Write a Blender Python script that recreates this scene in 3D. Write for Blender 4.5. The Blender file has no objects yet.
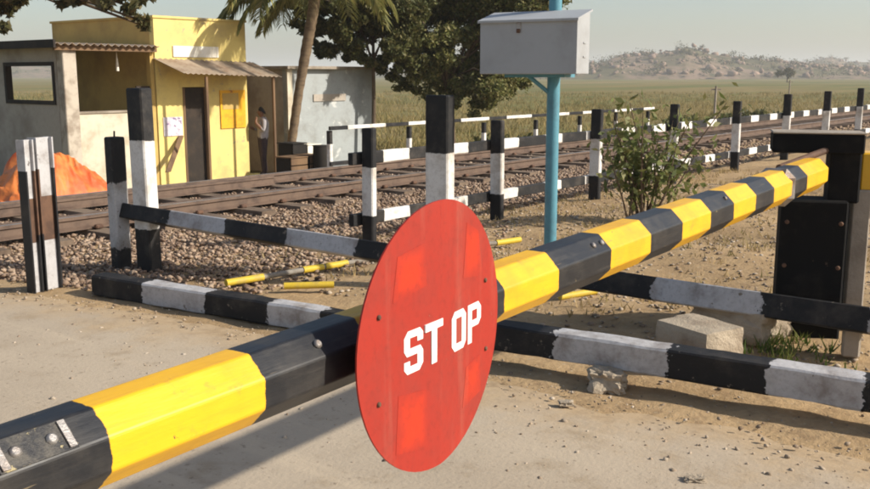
import bpy, bmesh, math, random
import numpy as np
from mathutils import Vector, Matrix, noise as mnoise

random.seed(7)
rng = np.random.default_rng(11)
scene = bpy.context.scene
COL = scene.collection
R_ = math.radians

# ------------------------------------------------------------------ camera
# world X runs along the railway, world Y along the road towards the railway
W0, H0, F0, Y0 = 870.0, 489.0, 943.0, 75.0
AZ = R_(38.06)                                   # heading of the view from +X
PITCH = math.atan((H0 / 2 - Y0) / F0)
EYE = Vector((0, 0, 1.65))
fwd_h = Vector((math.cos(AZ), math.sin(AZ), 0))
RIGHT = Vector((math.sin(AZ), -math.cos(AZ), 0))
FWD = fwd_h * math.cos(PITCH) - Vector((0, 0, 1)) * math.sin(PITCH)
UPV = fwd_h * math.sin(PITCH) + Vector((0, 0, 1)) * math.cos(PITCH)
cam_d = bpy.data.cameras.new('camera')
cam_d.sensor_width = 36.0
cam_d.lens = F0 / W0 * 36.0
cam_d.clip_start = 0.05
cam_d.clip_end = 12000
cam = bpy.data.objects.new('camera', cam_d)
COL.objects.link(cam)
cam.location = EYE
cam.rotation_euler = (math.pi / 2 - PITCH, 0, AZ - math.pi / 2)
scene.camera = cam

# ------------------------------------------------------------------ light
SUN_EL, SUN_OFF = R_(31), R_(27)
S = Vector((math.cos(SUN_EL) * math.sin(SUN_OFF), -math.cos(SUN_EL) * math.cos(SUN_OFF), math.sin(SUN_EL)))
world = bpy.data.worlds.new('World')
scene.world = world
world.use_nodes = True
wn = world.node_tree
wn.nodes.clear()
sky = wn.nodes.new('ShaderNodeTexSky')
sky.sky_type = 'NISHITA'
sky.sun_disc = False
sky.sun_elevation = SUN_EL
sky.sun_rotation = math.atan2(S.x, S.y)
sky.air_density = 1.0
sky.dust_density = 1.6
sky.ozone_density = 1.0
bg = wn.nodes.new('ShaderNodeBackground')
bg.inputs['Strength'].default_value = 0.100
wo = wn.nodes.new('ShaderNodeOutputWorld')
wn.links.new(sky.outputs[0], bg.inputs['Color'])
wn.links.new(bg.outputs[0], wo.inputs['Surface'])
sun_d = bpy.data.lights.new('sun', 'SUN')
sun_d.energy = 4.6
sun_d.angle = R_(1.0)
sun_d.color = (1.0, 0.93, 0.82)
sun = bpy.data.objects.new('sun', sun_d)
COL.objects.link(sun)
sun.rotation_euler = S.to_track_quat('Z', 'Y').to_euler()
scene.view_settings.view_transform = 'Standard'
scene.view_settings.look = 'None'
scene.view_settings.exposure = 0.45
scene.view_settings.gamma = 1.0
scene.render.engine = 'CYCLES'
scene.cycles.volume_bounces = 1
scene.cycles.filter_width = 1.9


# ------------------------------------------------------------------ pixel helpers (photo pixel -> direction -> known surface)
def ray(px, py):
    return (RIGHT * ((px - W0 / 2) / F0) + UPV * (-(py - H0 / 2) / F0) + FWD)


def G(px, py, z=0.0):
    d = ray(px, py); k = (z - EYE.z) / d.z
    return EYE + d * k


def PV(px, py, v):
    d = ray(px, py); return EYE + d * (v / d.y)


def PU(px, py, u):
    d = ray(px, py); return EYE + d * (u / d.x)


def PD(px, py, depth):
    d = ray(px, py); return EYE + d * (depth / d.dot(fwd_h))


# the road's right-hand edge runs beside the low guard rail
E0, E1 = G(105, 297), G(870, 436)
edge_dir = (E1 - E0) / (E1.y - E0.y)

# ------------------------------------------------------------------ materials
MATS = {}


def lin(c):
    return tuple((x / 12.92 if x <= 0.04045 else ((x + 0.055) / 1.055) ** 2.4) for x in c)


class NT:
    def __init__(self, name):
        self.m = bpy.data.materials.new(name)
        self.m.use_nodes = True
        self.t = self.m.node_tree
        self.t.nodes.clear()
        self.out = self.n('ShaderNodeOutputMaterial')
        self.b = self.n('ShaderNodeBsdfPrincipled')
        self.l(self.b.outputs[0], self.out.inputs['Surface'])
        MATS[name] = self.m

    def n(self, t):
        return self.t.nodes.new(t)

    def l(self, a, b):
        self.t.links.new(a, b)

    def coord(self, kind='Object'):
        if kind == 'World':
            return self.n('ShaderNodeNewGeometry').outputs['Position']
        return self.n('ShaderNodeTexCoord').outputs[kind]

    def noise(self, vec, scale, detail=4, rough=0.6, stretch=None):
        if stretch:
            mp = self.n('ShaderNodeMapping')
            mp.inputs['Scale'].default_value = stretch
            self.l(vec, mp.inputs['Vector'])
            vec = mp.outputs[0]
        t = self.n('ShaderNodeTexNoise')
        t.inputs['Scale'].default_value = scale
        t.inputs['Detail'].default_value = detail
        t.inputs['Roughness'].default_value = rough
        self.l(vec, t.inputs['Vector'])
        return t.outputs['Fac']

    def ramp(self, fac, a, b, smooth=True):
        r = self.n('ShaderNodeMapRange')
        r.inputs['From Min'].default_value = a
        r.inputs['From Max'].default_value = b
        r.interpolation_type = 'SMOOTHSTEP' if smooth else 'LINEAR'
        self.l(fac, r.inputs['Value'])
        return r.outputs[0]

    def mix(self, fac, a, b):
        m = self.n('ShaderNodeMix')
        m.data_type = 'RGBA'
        if isinstance(fac, (int, float)):
            m.inputs[0].default_value = fac
        else:
            self.l(fac, m.inputs[0])
        for v, i in ((a, 6), (b, 7)):
            if isinstance(v, tuple):
                m.inputs[i].default_value = v if len(v) == 4 else (*v, 1)
            else:
                self.l(v, m.inputs[i])
        return m.outputs[2]

    def math(self, op, a, b=0.0):
        m = self.n('ShaderNodeMath')
        m.operation = op
        for v, i in ((a, 0), (b, 1)):
            if isinstance(v, (int, float)):
                m.inputs[i].default_value = v
            else:
                self.l(v, m.inputs[i])
        return m.outputs[0]

    def bump(self, h, strength=0.4, dist=0.01):
        b = self.n('ShaderNodeBump')
        b.inputs['Strength'].default_value = strength
        b.inputs['Distance'].default_value = dist
        self.l(h, b.inputs['Height'])
        self.l(b.outputs[0], self.b.inputs['Normal'])

    def color(self, c):
        if isinstance(c, tuple):
            self.b.inputs['Base Color'].default_value = (*c, 1)
        else:
            self.l(c, self.b.inputs['Base Color'])

    def set(self, rough=0.8, spec=0.3, metal=0.0):
        self.b.inputs['Roughness'].default_value = rough
        self.b.inputs['Specular IOR Level'].default_value = spec
        self.b.inputs['Metallic'].default_value = metal


def worn(name, base, dirt, scale=3.0, amount=(0.45, 0.7), rough=0.75, spec=0.3, fine=0.25, bump=0.25, bdist=0.006,
         chip=None, chip_at=(0.66, 0.69), chip_scale=14.0, metal=0.0, coord='World', stretch=None):
    """a surface of one base colour with soft grime, fine mottling and, if asked, sharp-edged chips"""
    k = NT(name)
    v = k.coord(coord)
    f = k.ramp(k.noise(v, scale, 5, 0.65, stretch), *amount)
    c = k.mix(f, base, dirt)
    g = k.noise(v, scale * 9, 4, 0.7, stretch)
    dark = tuple(x * (1 - fine) for x in base)
    c = k.mix(k.math('MULTIPLY', k.ramp(g, 0.35, 0.75), 0.8), c, k.mix(0.5, c, dark))
    if chip:
        ch = k.ramp(k.noise(v, chip_scale, 6, 0.7), chip_at[0], chip_at[1])
        c = k.mix(ch, c, chip)
    k.color(c)
    k.set(rough, spec, metal)
    if bump:
        k.bump(k.noise(v, scale * 14, 4, 0.65), bump, bdist)
    return k.m


def tinted(name, cols, rough=0.85, spec=0.2, translucent=0.0, noise_scale=None):
    """colour picked by the per-piece random attribute 'tint'"""
    k = NT(name)
    a = k.n('ShaderNodeAttribute')
    a.attribute_name = 'tint'
    r = k.n('ShaderNodeValToRGB')
    el = r.color_ramp.elements
    el[0].color = (*cols[0], 1)
    el[1].color = (*cols[-1], 1)
    for i, c in enumerate(cols[1:-1]):
        e = el.new((i + 1) / (len(cols) - 1))
        e.color = (*c, 1)
    k.l(a.outputs['Fac'], r.inputs[0])
    c = r.outputs[0]
    if noise_scale:
        n = k.noise(k.coord('World'), noise_scale, 3)
        c = k.mix(k.ramp(n, 0.3, 0.8), c, k.mix(0.45, c, (0.03, 0.02, 0.015)))
    k.color(c)
    k.set(rough, spec)
    if translucent:
        t = k.n('ShaderNodeBsdfTranslucent')
        k.l(c, t.inputs['Color'])
        ms = k.n('ShaderNodeMixShader')
        ms.inputs[0].default_value = translucent
        k.l(k.b.outputs[0], ms.inputs[1])
        k.l(t.outputs[0], ms.inputs[2])
        k.l(ms.outputs[0], k.out.inputs['Surface'])
    return k.m


M_black = worn('black_paint', (0.012, 0.012, 0.014), (0.05, 0.043, 0.036), 4, (0.5, 0.8), 0.5, 0.4,
               chip=(0.16, 0.13, 0.10), chip_at=(0.70, 0.73), chip_scale=11)
M_tar = worn('tar_black_paint', (0.006, 0.006, 0.006), (0.022, 0.019, 0.016), 5, (0.48, 0.75), 0.85, 0.15, fine=0.1, chip=(0.07, 0.05, 0.035), chip_at=(0.67, 0.70), chip_scale=14)
M_white = worn('white_paint', (0.72, 0.70, 0.66), (0.42, 0.37, 0.31), 4, (0.48, 0.78), 0.65, 0.3,
               chip=(0.20, 0.17, 0.14), chip_at=(0.69, 0.72), chip_scale=12)
M_oldwhite = worn('old_white_paint', (0.46, 0.45, 0.45), (0.24, 0.21, 0.19), 6, (0.42, 0.72), 0.7, 0.3,
                  chip=(0.12, 0.10, 0.09), chip_at=(0.63, 0.67), chip_scale=16)


def band_paint(name, white, grime, wander, wscale=9.0, chip_at=(0.66, 0.69), rough=0.65):
    """black and white paint; 'band' is the distance in metres to the paint edge, positive on white"""
    k = NT(name)
    v = k.coord('World')
    at = k.n('ShaderNodeAttribute')
    at.attribute_name = 'band'
    w = k.math('MULTIPLY', k.math('SUBTRACT', k.noise(v, wscale, 5, 0.7), 0.5), wander * 4)
    f = k.ramp(k.math('ADD', at.outputs['Fac'], w), -0.004, 0.004)
    wc = k.mix(k.ramp(k.noise(v, 4.5, 5, 0.65), 0.42, 0.74), white, grime)
    wc = k.mix(k.math('MULTIPLY', k.ramp(k.noise(v, 40, 4, 0.7), 0.45, 0.75), 0.35), wc, tuple(x * 0.5 for x in grime))
    bc_ = k.mix(k.ramp(k.noise(v, 5, 5, 0.65), 0.45, 0.78), (0.012, 0.012, 0.013), (0.055, 0.047, 0.040))
    c = k.mix(f, bc_, wc)
    ch = k.ramp(k.noise(v, 13, 7, 0.72), chip_at[0], chip_at[1])
    c = k.mix(ch, c, (0.17, 0.14, 0.11))
    k.color(c)
    k.set(rough, 0.3)
    k.bump(k.noise(v, 34, 6, 0.7), 0.45, 0.008)
    return k.m


M_postpaint = band_paint('post_paint', (0.72, 0.70, 0.66), (0.44, 0.39, 0.33), 0.012, 9, (0.68, 0.71))
M_beampaint = band_paint('beam_paint', (0.46, 0.45, 0.45), (0.24, 0.21, 0.19), 0.045, 12, (0.62, 0.66), 0.7)
M_postold = band_paint('old_post_paint', (0.50, 0.49, 0.48), (0.28, 0.25, 0.22), 0.03, 12, (0.63, 0.67))
M_railpaint = band_paint('fence_rail_paint', (0.76, 0.74, 0.70), (0.52, 0.47, 0.40), 0.012, 9, (0.70, 0.73))
M_boomblack = worn('boom_black_enamel', (0.012, 0.013, 0.017), (0.035, 0.033, 0.032), 9, (0.5, 0.75), 0.40, 0.45,
                   fine=0.1, bump=0.12, bdist=0.002, chip=(0.26, 0.20, 0.10), chip_at=(0.685, 0.705), chip_scale=15)
M_scuff = worn('scuffed_black_enamel', (0.02, 0.02, 0.022), (0.09, 0.08, 0.065), 22, (0.40, 0.62), 0.5, 0.4, fine=0.2, bump=0.3, bdist=0.003, chip=(0.34, 0.28, 0.15), chip_at=(0.56, 0.585), chip_scale=26)
M_boomyellow = worn('boom_yellow_enamel', (0.78, 0.43, 0.012), (0.64, 0.31, 0.02), 7, (0.45, 0.8), 0.34, 0.45,
                    fine=0.12, bump=0.12, bdist=0.002, chip=(0.10, 0.07, 0.03), chip_at=(0.72, 0.735), chip_scale=21)
def boom_paint(name):
    k = NT(name)
    v = k.coord('Object')
    at = k.n('ShaderNodeAttribute')
    at.attribute_name = 'band'
    w = k.math('MULTIPLY', k.math('SUBTRACT', k.noise(v, 28, 4, 0.65), 0.5), 0.016)
    f = k.ramp(k.math('ADD', at.outputs['Fac'], w), -0.0012, 0.0012)
    brush = k.noise(v, 9, 5, 0.65, (0.6, 7, 7))
    yc = k.mix(k.ramp(k.noise(v, 5, 5, 0.65), 0.40, 0.75), (0.78, 0.43, 0.012), (0.66, 0.33, 0.016))
    yc = k.mix(k.math('MULTIPLY', k.ramp(brush, 0.45, 0.75), 0.45), yc, (0.58, 0.29, 0.02))
    yc = k.mix(k.math('MULTIPLY', k.ramp(k.noise(v, 16, 6, 0.75), 0.56, 0.74), 0.55), yc, (0.34, 0.20, 0.05))
    bc_ = k.mix(k.ramp(k.noise(v, 6, 5, 0.65), 0.42, 0.75), (0.011, 0.012, 0.015), (0.040, 0.036, 0.032))
    bc_ = k.mix(k.math('MULTIPLY', k.ramp(brush, 0.5, 0.8), 0.5), bc_, (0.075, 0.066, 0.055))
    c = k.mix(f, bc_, yc)
    scr = k.ramp(k.noise(v, 14, 3, 0.6, (0.35, 9, 9)), 0.70, 0.73)
    c = k.mix(k.math('MULTIPLY', scr, 0.6), c, (0.22, 0.17, 0.10))
    ch = k.ramp(k.noise(v, 17, 7, 0.75), 0.675, 0.69)
    c = k.mix(ch, c, k.mix(f, (0.24, 0.19, 0.10), (0.09, 0.065, 0.035)))
    k.color(c)
    r = k.math('ADD', 0.32, k.math('MULTIPLY', k.noise(v, 12, 5, 0.7), 0.28))
    k.l(r, k.b.inputs['Roughness'])
    k.b.inputs['Specular IOR Level'].default_value = 0.42
    k.bump(k.noise(v, 22, 5, 0.6, (0.5, 3, 3)), 0.22, 0.004)
    return k.m


M_boompaint = boom_paint('boom_paint')


def disc_paint(name, base, faded, patch=None):
    """weathered sign paint: sun-faded blotches, dust, fine scratches; 'patch' fades out at its rim into the base"""
    k = NT(name)
    v = k.coord('World')
    c = base if patch is None else patch
    if patch is not None:
        g = k.n('ShaderNodeSeparateXYZ')
        k.l(k.coord('Generated'), g.inputs[0])
        m = None
        for ax in ('X', 'Z'):
            e = k.math('MINIMUM', g.outputs[ax], k.math('SUBTRACT', 1.0, g.outputs[ax]))
            m = e if m is None else k.math('MINIMUM', m, e)
        m = k.math('ADD', m, k.math('MULTIPLY', k.math('SUBTRACT', k.noise(v, 22, 4), 0.5), 0.25))
        c = k.mix(k.ramp(m, 0.0, 0.34), base, patch)
    c = k.mix(k.math('MULTIPLY', k.ramp(k.noise(v, 5, 6, 0.7), 0.42, 0.70), 0.75), c, faded)
    c = k.mix(k.math('MULTIPLY', k.ramp(k.noise(v, 3.0, 4, 0.6, (6, 6, 0.5)), 0.52, 0.75), 0.16), c, (0.42, 0.20, 0.14))
    c = k.mix(k.ramp(k.noise(v, 30, 6, 0.75), 0.68, 0.71), c, (0.44, 0.22, 0.16))
    c = k.mix(k.math('MULTIPLY', k.ramp(k.noise(v, 60, 4, 0.7), 0.45, 0.8), 0.35), c, (0.12, 0.016, 0.012))
    k.color(c)
    k.set(0.5, 0.35)
    k.bump(k.noise(v, 9, 4, 0.5), 0.25, 0.01)
    return k.m


RED = (0.34, 0.026, 0.015)   # base red of the disc
M_red = disc_paint('disc_red_paint', RED, (0.27, 0.032, 0.022))
M_reflect = disc_paint('orange_reflective_sheet', RED, (0.38, 0.030, 0.014), (0.50, 0.034, 0.010))
M_letter = worn('white_letter_paint', (0.82, 0.80, 0.76), (0.66, 0.60, 0.55), 18, (0.5, 0.8), 0.5, 0.4, fine=0.1, bump=0.05)
M_steel = worn('bare_steel', (0.38, 0.36, 0.34), (0.20, 0.14, 0.10), 12, (0.4, 0.7), 0.45, 0.5, metal=0.6)
M_rust = worn('rusty_steel', (0.14, 0.075, 0.045), (0.07, 0.04, 0.028), 8, (0.4, 0.7), 0.75, 0.3)
M_railtop = worn('polished_rail_top', (0.36, 0.32, 0.28), (0.24, 0.19, 0.15), 9, (0.4, 0.7), 0.4, 0.5, metal=0.5)
M_rail = worn('rail_steel', (0.15, 0.098, 0.068), (0.075, 0.048, 0.036), 5, (0.4, 0.7), 0.65, 0.4)
M_sleeper = worn('sleeper_concrete', (0.21, 0.155, 0.11), (0.085, 0.058, 0.042), 3, (0.4, 0.7), 0.9, 0.2)
M_boxgrey = worn('grey_box_paint', (0.37, 0.38, 0.385), (0.29, 0.29, 0.285), 3, (0.45, 0.8), 0.55, 0.35, fine=0.08, bump=0.08,
                 chip=(0.15, 0.10, 0.07), chip_at=(0.75, 0.77), chip_scale=8)
M_blue = worn('blue_pole_paint', (0.095, 0.27, 0.34), (0.08, 0.19, 0.24), 7, (0.45, 0.75), 0.5, 0.4,
              chip=(0.20, 0.15, 0.11), chip_at=(0.70, 0.73), chip_scale=18)
M_concrete = worn('weathered_concrete', (0.36, 0.31, 0.25), (0.21, 0.17, 0.13), 2.5, (0.4, 0.7), 0.9, 0.2, bump=0.5, bdist=0.01)
M_stone = worn('cut_stone', (0.42, 0.35, 0.26), (0.27, 0.21, 0.15), 5, (0.4, 0.7), 0.92, 0.2, bump=0.7, bdist=0.012)
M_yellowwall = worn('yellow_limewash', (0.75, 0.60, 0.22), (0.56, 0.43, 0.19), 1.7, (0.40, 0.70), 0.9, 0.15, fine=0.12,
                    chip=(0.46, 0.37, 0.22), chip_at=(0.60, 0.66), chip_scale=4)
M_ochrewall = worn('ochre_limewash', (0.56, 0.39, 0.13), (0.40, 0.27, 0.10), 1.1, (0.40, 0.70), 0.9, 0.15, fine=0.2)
M_column = worn('stained_column_plaster', (0.50, 0.44, 0.36), (0.28, 0.23, 0.18), 3.0, (0.42, 0.66), 0.92, 0.15, fine=0.2)
M_creamwall = worn('cream_limewash', (0.60, 0.55, 0.43), (0.38, 0.31, 0.22), 1.9, (0.40, 0.70), 0.9, 0.15, fine=0.12)
M_greywall = worn('grey_plaster', (0.44, 0.39, 0.33), (0.30, 0.255, 0.21), 1.4, (0.4, 0.7), 0.92, 0.15)
M_whitewall = worn('whitewashed_plaster', (0.36, 0.385, 0.385), (0.25, 0.25, 0.23), 1.6, (0.45, 0.75), 0.92, 0.15,
                   chip=(0.52, 0.53, 0.51), chip_at=(0.60, 0.64), chip_scale=2.6)
M_tin = worn('weathered_tin', (0.42, 0.33, 0.24), (0.26, 0.17, 0.11), 2.2, (0.4, 0.7), 0.65, 0.35)
M_darktin = worn('dark_sheet', (0.08, 0.065, 0.055), (0.14, 0.10, 0.07), 2.2, (0.4, 0.7), 0.8, 0.3)
M_wood = worn('old_wood', (0.20, 0.125, 0.07), (0.11, 0.07, 0.045), 4, (0.4, 0.7), 0.85, 0.2, stretch=(1, 1, 0.15))
M_darkwood = worn('dark_door_wood', (0.028, 0.022, 0.018), (0.05, 0.035, 0.025), 4, (0.4, 0.7), 0.75, 0.25)
M_signyellow = worn('yellow_notice_paint', (0.80, 0.42, 0.02), (0.55, 0.20, 0.02), 2.4, (0.5, 0.7), 0.6, 0.3,
                    chip=(0.25, 0.06, 0.02), chip_at=(0.62, 0.66), chip_scale=4)
M_paper = worn('poster_paper', (0.68, 0.62, 0.66), (0.50, 0.42, 0.52), 4, (0.4, 0.7), 0.8, 0.2,
               chip=(0.16, 0.10, 0.24), chip_at=(0.57, 0.60), chip_scale=8)
M_panel = worn('white_panel_paint', (0.80, 0.76, 0.66), (0.68, 0.60, 0.42), 3, (0.45, 0.75), 0.7, 0.3)
M_bark = worn('bark', (0.17, 0.125, 0.085), (0.09, 0.065, 0.045), 6, (0.4, 0.7), 0.95, 0.1, bump=0.8, bdist=0.02, stretch=(1, 1, 0.3))
M_palmbark = worn('palm_bark', (0.22, 0.16, 0.10), (0.12, 0.085, 0.06), 5, (0.4, 0.7), 0.95, 0.1, bump=0.8, bdist=0.02, stretch=(1, 1, 3))
M_pipeyellow = worn('yellow_pipe_paint', (0.62, 0.44, 0.04), (0.42, 0.31, 0.09), 8, (0.45, 0.75), 0.55, 0.3)
M_rodgrey = worn('grey_rod_paint', (0.26, 0.23, 0.19), (0.14, 0.11, 0.08), 8, (0.4, 0.7), 0.75, 0.25)
M_dark = worn('dark_void_paint', (0.02, 0.018, 0.016), (0.03, 0.026, 0.022), 3, (0.4, 0.7), 0.85, 0.2)
M_shirt = worn('pale_shirt_cloth', (0.38, 0.35, 0.355), (0.28, 0.255, 0.265), 10, (0.4, 0.7), 0.9, 0.15)
M_trouser = worn('dark_trouser_cloth', (0.06, 0.042, 0.045), (0.04, 0.03, 0.034), 10, (0.4, 0.7), 0.9, 0.15)
M_skin = worn('skin', (0.22, 0.115, 0.07), (0.18, 0.09, 0.055), 12, (0.4, 0.7), 0.6, 0.3, bump=0)
M_hair = worn('black_hair', (0.010, 0.009, 0.009), (0.02, 0.017, 0.015), 30, (0.4, 0.7), 0.6, 0.3)
M_leafdark = tinted('dark_leaves', [(0.040, 0.044, 0.016), (0.075, 0.074, 0.024), (0.115, 0.100, 0.038), (0.18, 0.15, 0.07)], 0.6, 0.3, 0.25)
M_leafolive = tinted('olive_leaves', [(0.06, 0.07, 0.022), (0.11, 0.118, 0.036), (0.19, 0.165, 0.065)], 0.6, 0.3, 0.3)
M_shrubleaf = tinted('shrub_leaves', [(0.09, 0.115, 0.03), (0.15, 0.175, 0.05), (0.24, 0.225, 0.085)], 0.6, 0.3, 0.35)
M_leafmid = tinted('mid_green_leaves', [(0.085, 0.100, 0.030), (0.155, 0.170, 0.050), (0.225, 0.215, 0.072), (0.32, 0.275, 0.12)], 0.55, 0.35, 0.35)
M_palmleaf = tinted('palm_leaves', [(0.10, 0.11, 0.03), (0.19, 0.19, 0.05), (0.32, 0.27, 0.09)], 0.5, 0.3, 0.3)
M_grass = tinted('dry_grass_blades', [(0.14, 0.13, 0.04), (0.26, 0.205, 0.08), (0.36, 0.27, 0.12), (0.30, 0.24, 0.10)], 0.85, 0.1, 0.3)
M_straw = tinted('straw_blades', [(0.30, 0.22, 0.10), (0.44, 0.32, 0.16), (0.24, 0.20, 0.08)], 0.85, 0.1, 0.3)
M_weed = tinted('green_weed_leaves', [(0.06, 0.10, 0.02), (0.10, 0.15, 0.03), (0.20, 0.20, 0.06)], 0.7, 0.2, 0.3)
M_ballast = tinted('ballast_stones', [(0.12, 0.08, 0.055), (0.27, 0.185, 0.13), (0.38, 0.265, 0.185), (0.47, 0.355, 0.255), (0.20, 0.135, 0.095)], 0.9, 0.2, 0, 9)
M_pebble = tinted('pebbles', [(0.22, 0.16, 0.11), (0.40, 0.31, 0.22), (0.52, 0.44, 0.34)], 0.9, 0.2, 0, 14)
M_boulder = tinted('granite_boulders', [(0.24, 0.165, 0.125), (0.36, 0.25, 0.19), (0.28, 0.205, 0.155)], 0.95, 0.1, 0, 0.15)


def tarp_mat():
    k = NT('orange_tarpaulin')
    v = k.coord('World')
    c = k.mix(k.ramp(k.noise(v, 1.6, 3), 0.42, 0.62), (0.74, 0.22, 0.055), (0.56, 0.10, 0.028))
    k.color(k.mix(k.ramp(k.noise(v, 9, 4), 0.5, 0.8), c, (0.42, 0.17, 0.07)))
    k.set(0.55, 0.3)
    k.bump(k.noise(v, 14, 4), 0.5, 0.02)
    return k.m


M_tarp = tarp_mat()


def ground_mat():
    k = NT('bare_earth_and_field')
    v = k.coord('World')
    sep = k.n('ShaderNodeSeparateXYZ')
    k.l(v, sep.inputs[0])
    # bare sandy earth near the line
    e = k.mix(k.ramp(k.noise(v, 0.9, 6, 0.7), 0.38, 0.68), (0.43, 0.30, 0.165), (0.33, 0.225, 0.12))
    e = k.mix(k.ramp(k.noise(v, 7, 6, 0.75), 0.45, 0.75), e, (0.27, 0.18, 0.10))
    e = k.mix(k.ramp(k.noise(v, 24, 4, 0.7), 0.58, 0.72), e, (0.46, 0.36, 0.24))
    # field beyond: dry straw with green tracts lying along it
    nf = k.noise(v, 0.035, 5, 0.6, (0.45, 1.6, 1))
    fcol = k.mix(k.ramp(nf, 0.38, 0.62), (0.235, 0.185, 0.075), (0.130, 0.145, 0.045))
    fcol = k.mix(k.ramp(k.noise(v, 0.5, 6, 0.7), 0.4, 0.75), fcol, (0.17, 0.125, 0.060))
    fcol = k.mix(k.ramp(k.noise(v, 0.012, 4, 0.6, (0.4, 1.8, 1)), 0.55, 0.7), fcol, (0.27, 0.20, 0.10))
    wob = k.math('ADD', sep.outputs['Y'], k.math('MULTIPLY', k.noise(v, 0.5, 3), 3.0))
    c = k.mix(k.ramp(wob, 15.2, 18.5), e, fcol)
    k.color(c)
    k.set(0.95, 0.1)
    k.bump(k.noise(v, 16, 6, 0.7), 0.6, 0.03)
    return k.m


def road_mat():
    k = NT('dusty_concrete_road')
    v = k.coord('World')
    c = k.mix(k.ramp(k.noise(v, 0.8, 6, 0.65), 0.36, 0.66), (0.44, 0.36, 0.265), (0.375, 0.305, 0.225))
    c = k.mix(k.ramp(k.noise(v, 3.2, 5, 0.7), 0.52, 0.72), c, (0.34, 0.265, 0.18))
    c = k.mix(k.math('MULTIPLY', k.ramp(k.noise(v, 2.0, 4, 0.6, (2.4, 0.22, 1)), 0.52, 0.70), 0.55), c, (0.50, 0.405, 0.29))
    c = k.mix(k.math('MULTIPLY', k.ramp(k.noise(v, 60, 3, 0.7), 0.5, 0.75), 0.5), c, (0.44, 0.37, 0.28))
    c = k.mix(k.math('MULTIPLY', k.ramp(k.noise(v, 26, 4, 0.7), 0.60, 0.70), 0.6), c, (0.17, 0.13, 0.09))
    sep = k.n('ShaderNodeSeparateXYZ')
    k.l(v, sep.inputs[0])
    edge = k.math('ADD', k.math('MULTIPLY', sep.outputs['Y'], edge_dir.x), E0.x - E0.y * edge_dir.x)
    dist = k.math('SUBTRACT', edge, sep.outputs['X'])
    dist = k.math('ADD', dist, k.math('MULTIPLY', k.math('SUBTRACT', k.noise(v, 2.2, 6, 0.7), 0.5), 1.5))
    ear = k.mix(k.ramp(k.noise(v, 7, 6, 0.75), 0.42, 0.75), (0.44, 0.325, 0.20), (0.30, 0.215, 0.13))
    c = k.mix(k.ramp(dist, 0.25, 0.95), ear, c)
    k.color(c)
    k.set(0.92, 0.15)
    k.bump(k.noise(v, 38, 5, 0.7), 0.5, 0.008)
    return k.m


def hill_mat():
    k = NT('scrub_hillside')
    v = k.coord('World')
    c = k.mix(k.ramp(k.noise(v, 0.02, 5, 0.65), 0.42, 0.6), (0.25, 0.175, 0.125), (0.12, 0.105, 0.055))
    c = k.mix(k.ramp(k.noise(v, 0.12, 5, 0.7), 0.48, 0.64), c, (0.09, 0.085, 0.045))
    k.color(c)
    k.set(0.95, 0.1)
    return k.m


M_ground, M_road, M_hill = ground_mat(), road_mat(), hill_mat()


# ------------------------------------------------------------------ object helpers
def link(o, parent=None):
    COL.objects.link(o)
    if parent is not None:
        o.parent = parent
    return o


def tag(o, label, cat, group=None):
    o['label'] = label
    o['category'] = cat
    if group:
        o['group'] = group
    return o


def thing(name, label, cat, loc=(0, 0, 0), rz=0.0, group=None):
    o = bpy.data.objects.new(name, None)
    o.empty_display_size = 0.2
    link(o)
    o.location = loc
    o.rotation_euler = (0, 0, rz)
    return tag(o, label, cat, group)


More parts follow.
